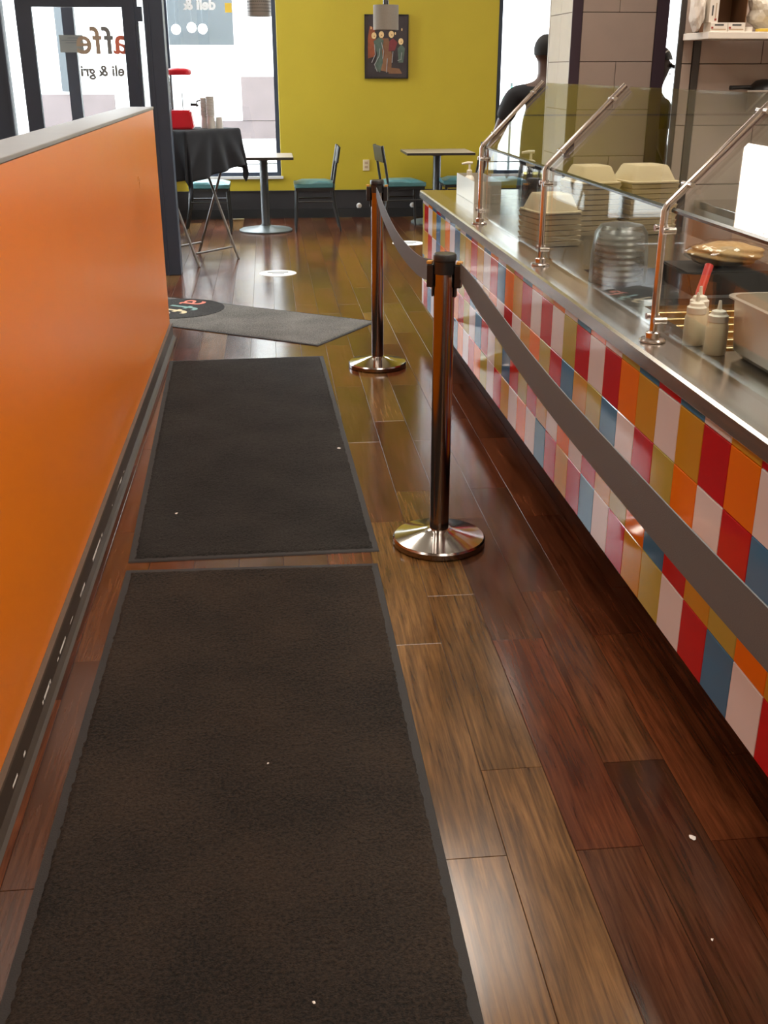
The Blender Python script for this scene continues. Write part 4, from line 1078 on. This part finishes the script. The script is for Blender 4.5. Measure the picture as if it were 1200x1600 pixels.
def person(name, label, loc, rz, height, arms, skin='skin', shirt='tshirt_black', hair=True, sleeves=0.55, cap=False, head_turn=0.0):
    """faces +Y in local space; arms = [(elbow, wrist)] for left (-X) and right (+X)"""
    k = height / 1.80
    p = thing(name, label, 'person', loc, rz, None)
    V, Eg, Rd, ix = [], [], [], {}
    def v(n, c, r, par=None):
        ix[n] = len(V); V.append(tuple(x * k for x in c)); Rd.append(tuple(x * k for x in r) if isinstance(r, tuple) else r * k)
        if par is not None: Eg.append((ix[par], ix[n]))
    v('pelvis', (0, 0, 0.98), (0.155, 0.115)); v('waist', (0, 0.005, 1.12), (0.15, 0.11), 'pelvis'); v('chest', (0, 0, 1.30), (0.175, 0.12), 'waist'); v('upper', (0, -0.005, 1.42), (0.13, 0.095), 'chest')
    v('neck', (0, 0.0, 1.50), 0.062, 'upper'); v('neck2', (0, 0.008, 1.565), 0.058, 'neck')
    v('jaw', (0, 0.03, 1.615), (0.066, 0.082), 'neck2'); v('face', (0, 0.018, 1.69), (0.076, 0.095), 'jaw'); v('crown', (0, 0.008, 1.755), (0.068, 0.086), 'face'); v('top', (0, 0.0, 1.785), (0.04, 0.05), 'crown')
    v('nose', (0, 0.128, 1.672), 0.010, 'face')
    for s in (-1, 1):
        v('ear%d' % s, (s * 0.088, 0.0, 1.672), (0.012, 0.02), 'face')
        el, wr = arms[0 if s < 0 else 1]
        v('sh%d' % s, (s * 0.205, -0.005, 1.405), 0.062, 'upper')
        v('ar%d' % s, tuple((a * 0.5 + b * 0.5) for a, b in zip((s * 0.225, 0, 1.36), el)), 0.053, 'sh%d' % s)
        v('el%d' % s, el, 0.041, 'ar%d' % s)
        v('fa%d' % s, tuple(a * 0.65 + b * 0.35 for a, b in zip(el, wr)), 0.041, 'el%d' % s)
        v('wr%d' % s, wr, 0.027, 'fa%d' % s)
        d_ = (Vector(wr) - Vector(el)).normalized()
        side = Vector((0, 1, 0)) - d_ * d_.y; side.normalize()
        inn = Vector((-s, 0, 0)); inn = (inn - d_ * inn.dot(d_)).normalized()
        palm = Vector(wr) + d_ * 0.07
        v('pm%d' % s, palm, (0.018, 0.038), 'wr%d' % s)
        for f, (o_, ln) in enumerate(((0.030, 0.075), (0.010, 0.085), (-0.011, 0.078), (-0.030, 0.062))):
            b_ = palm + d_ * 0.03 + side * o_
            v('f%d%d' % (s, f), b_, 0.0095, 'pm%d' % s); v('g%d%d' % (s, f), b_ + d_ * ln * 0.5 + inn * 0.008, 0.0088, 'f%d%d' % (s, f)); v('h%d%d' % (s, f), b_ + d_ * ln + inn * 0.03, 0.0075, 'g%d%d' % (s, f))
        tb = Vector(wr) + d_ * 0.03 + side * 0.04
        v('t%d' % s, tb, 0.011, 'wr%d' % s); v('u%d' % s, tb + d_ * 0.045 + side * 0.018 + inn * 0.012, 0.0095, 't%d' % s)
        v('hip%d' % s, (s * 0.095, 0, 0.90), 0.09, 'pelvis'); v('kn%d' % s, (s * 0.10, 0.02, 0.50), 0.058, 'hip%d' % s); v('cf%d' % s, (s * 0.105, -0.01, 0.34), 0.055, 'kn%d' % s)
        v('an%d' % s, (s * 0.11, -0.02, 0.085), 0.038, 'cf%d' % s); v('toe%d' % s, (s * 0.125, 0.14, 0.04), 0.034, 'an%d' % s)
    body = skin_mesh('body', V, Eg, Rd, skin, p, ix['pelvis'])
    # shirt
    V, Eg, Rd, ix2 = [], [], [], ix; ix = {}
    V2, E2, R2 = [], [], []
    def w_(n, c, r, par=None):
        ix[n] = len(V2); V2.append(tuple(x * k for x in c)); R2.append(tuple(x * k for x in r) if isinstance(r, tuple) else r * k)
        if par is not None: E2.append((ix[par], ix[n]))
    w_('hem', (0, 0, 0.90), (0.178, 0.138)); w_('w', (0, 0, 1.08), (0.172, 0.13), 'hem'); w_('c', (0, 0, 1.29), (0.195, 0.138), 'w'); w_('u', (0, -0.008, 1.425), (0.15, 0.108), 'c'); w_('n', (0, -0.008, 1.485), (0.085, 0.08), 'u')
    for s in (-1, 1):
        el, wr = arms[0 if s < 0 else 1]
        a0 = Vector((s * 0.21, -0.005, 1.405)); 
        w_('s%d' % s, a0, 0.080, 'u')
        mid_ = a0.lerp(Vector(el), sleeves * 0.55); end_ = a0.lerp(Vector(el), sleeves * 1.25)
        w_('a%d' % s, mid_, 0.078, 's%d' % s); w_('e%d' % s, end_, 0.072, 'a%d' % s)
    skin_mesh('shirt', V2, E2, R2, shirt, p, ix['w'])['label'] = 'black short sleeved T-shirt'
    # trousers
    V2, E2, R2 = [], [], []; ix = {}
    w_('p', (0, 0, 0.97), (0.168, 0.13)); w_('q', (0, 0, 0.89), (0.165, 0.125), 'p')
    for s in (-1, 1):
        w_('h%d' % s, (s * 0.095, 0, 0.80), 0.10, 'q'); w_('k%d' % s, (s * 0.102, 0.015, 0.50), 0.078, 'h%d' % s); w_('b%d' % s, (s * 0.11, -0.02, 0.10), 0.066, 'k%d' % s)
    skin_mesh('trousers', V2, E2, R2, 'trousers_dark', p, 0)
    for s in (-1, 1):
        bm = bmesh.new(); bbox(bm, (s * 0.12 - 0.05) * k, (s * 0.12 + 0.05) * k, -0.075 * k, 0.20 * k, 0, 0.075 * k, 0.02); from_bm('shoe', bm, 'shoe_black', p, True)
    # face
    for s in (-1, 1):
        bm = bmesh.new(); bmesh.ops.create_uvsphere(bm, u_segments=10, v_segments=6, radius=0.011 * k); o = from_bm('eye', bm, 'bottle_cap', p, True); o.location = (s * 0.032 * k, 0.102 * k, 1.69 * k)
    bm = bmesh.new(); bbox(bm, -0.022 * k, 0.022 * k, 0.104 * k, 0.112 * k, 1.618 * k, 1.626 * k, 0.003); from_bm('mouth', bm, 'paint_wine', p)
    # hair: fitted cap of close cropped hair
    def dome(nm, m_, rx, ry, rz_, cz, cut, parent):
        bm = bmesh.new(); bmesh.ops.create_uvsphere(bm, u_segments=28, v_segments=18, radius=1)
        bmesh.ops.delete(bm, geom=[v_ for v_ in bm.verts if v_.co.z < cut(v_.co)], context='VERTS')
        for v_ in bm.verts: v_.co = Vector((v_.co.x * rx * k, v_.co.y * ry * k + 0.006 * k, (cz + v_.co.z * rz_) * k))
        return from_bm(nm, bm, m_, parent, True)
    if hair: dome('hair', 'hair_black', 0.089, 0.108, 0.105, 1.695, lambda c: -0.45 if c.y < 0.1 else 0.35 * min(1, c.y * 1.6) - 0.1, p)
    if cap:
        cp_ = dome('cap', 'black_pan', 0.096, 0.115, 0.12, 1.70, lambda c: 0.02, p); cp_['label'] = 'black baseball cap'
        bm = bmesh.new(); up_ = []; lo_ = []
        for i in range(17):
            a = PI * i / 16; x_ = 0.086 * math.cos(a); y_ = 0.085 + 0.105 * math.sin(a)
            up_.append(bm.verts.new((x_ * k, y_ * k, (1.712 - 0.35 * x_ * x_ * 8 - 0.03 * math.sin(a)) * k)))
        for v_ in up_: lo_.append(bm.verts.new(v_.co - Vector((0, 0, 0.022 * k))))
        bm.faces.new(up_); bm.faces.new(list(reversed(lo_)))
        for i in range(17): j = (i + 1) % 17; bm.faces.new((up_[i], lo_[i], lo_[j], up_[j]))
        bmesh.ops.recalc_face_normals(bm, faces=bm.faces[:])
        from_bm('visor', bm, 'black_pan', cp_)
        bm = bmesh.new(); btube(bm, [(0.09 * k, 0.02 * k, 1.765 * k), (0.07 * k, 0.06 * k, 1.785 * k)], 0.004, 6); from_bm('cap_badge', bm, 'carton_white', cp_)
    return p
person('person', 'person in black T-shirt seen from behind before the bright window', (1.985, 8.05, 0), math.radians(-14), 1.78,
       [((-0.335, 0.02, 1.10), (-0.425, 0.10, 0.90)), ((0.33, 0.02, 1.10), (0.36, 0.12, 0.88))])
person('person', 'person in a black cap standing mostly behind the tiled pillar', (2.755, 7.92, 0), math.radians(-90), 1.685,
       [((-0.27, 0.0, 1.12), (-0.28, 0.12, 0.90)), ((0.27, 0.0, 1.12), (0.28, 0.12, 0.90))], cap=True, hair=False)

# ------------------------------------------------------------------ ceiling light panels (the glass reflects the one over the sticker)
PANELS = [(0.03, 9.6), (1.0, 6.4), (0.95, 3.2), (0.95, 0.2), (-2.6, 5.0), (-2.6, 1.6), (3.0, 5.0), (3.0, 2.6), (3.0, 0.2), (3.4, 8.6)]  # nearer panel left of the partition is unseen, added to brighten the counter tiles
for i, (x, y) in enumerate(PANELS):
    c = thing('ceiling_light', 'rectangular ceiling light panel %s' % ['over the round floor sticker', 'over the far end of the counter', 'over the middle of the counter', 'over the near end of the counter', 'over the room left of the partition, farther one', 'added over the room left of the partition to brighten the tiles', 'over the back counter', 'over the middle of the kitchen', 'over the near end of the kitchen', 'behind the tiled pillar'][i], 'light', (x, y, CEIL - 0.055), 0, 'ceiling light panels')
    boxes('housing', [(-0.62, -0.6, -0.62, 0.62, 0, 0.054), (0.6, 0.62, -0.62, 0.62, 0, 0.054), (-0.6, 0.6, -0.62, -0.6, 0, 0.054), (-0.6, 0.6, 0.6, 0.62, 0, 0.054)], 'carton_white', c)
    bm = bmesh.new(); bbox(bm, -0.5995, 0.5995, -0.5995, 0.5995, 0.008, 0.02)
    for f in bm.faces:
        f.material_index = 0 if f.calc_center_median().z < 0.009 else 1
    o = from_bm('diffuser', bm, None, c); o.data.materials.append(M['panel_light']); o.data.materials.append(M['carton_white'])
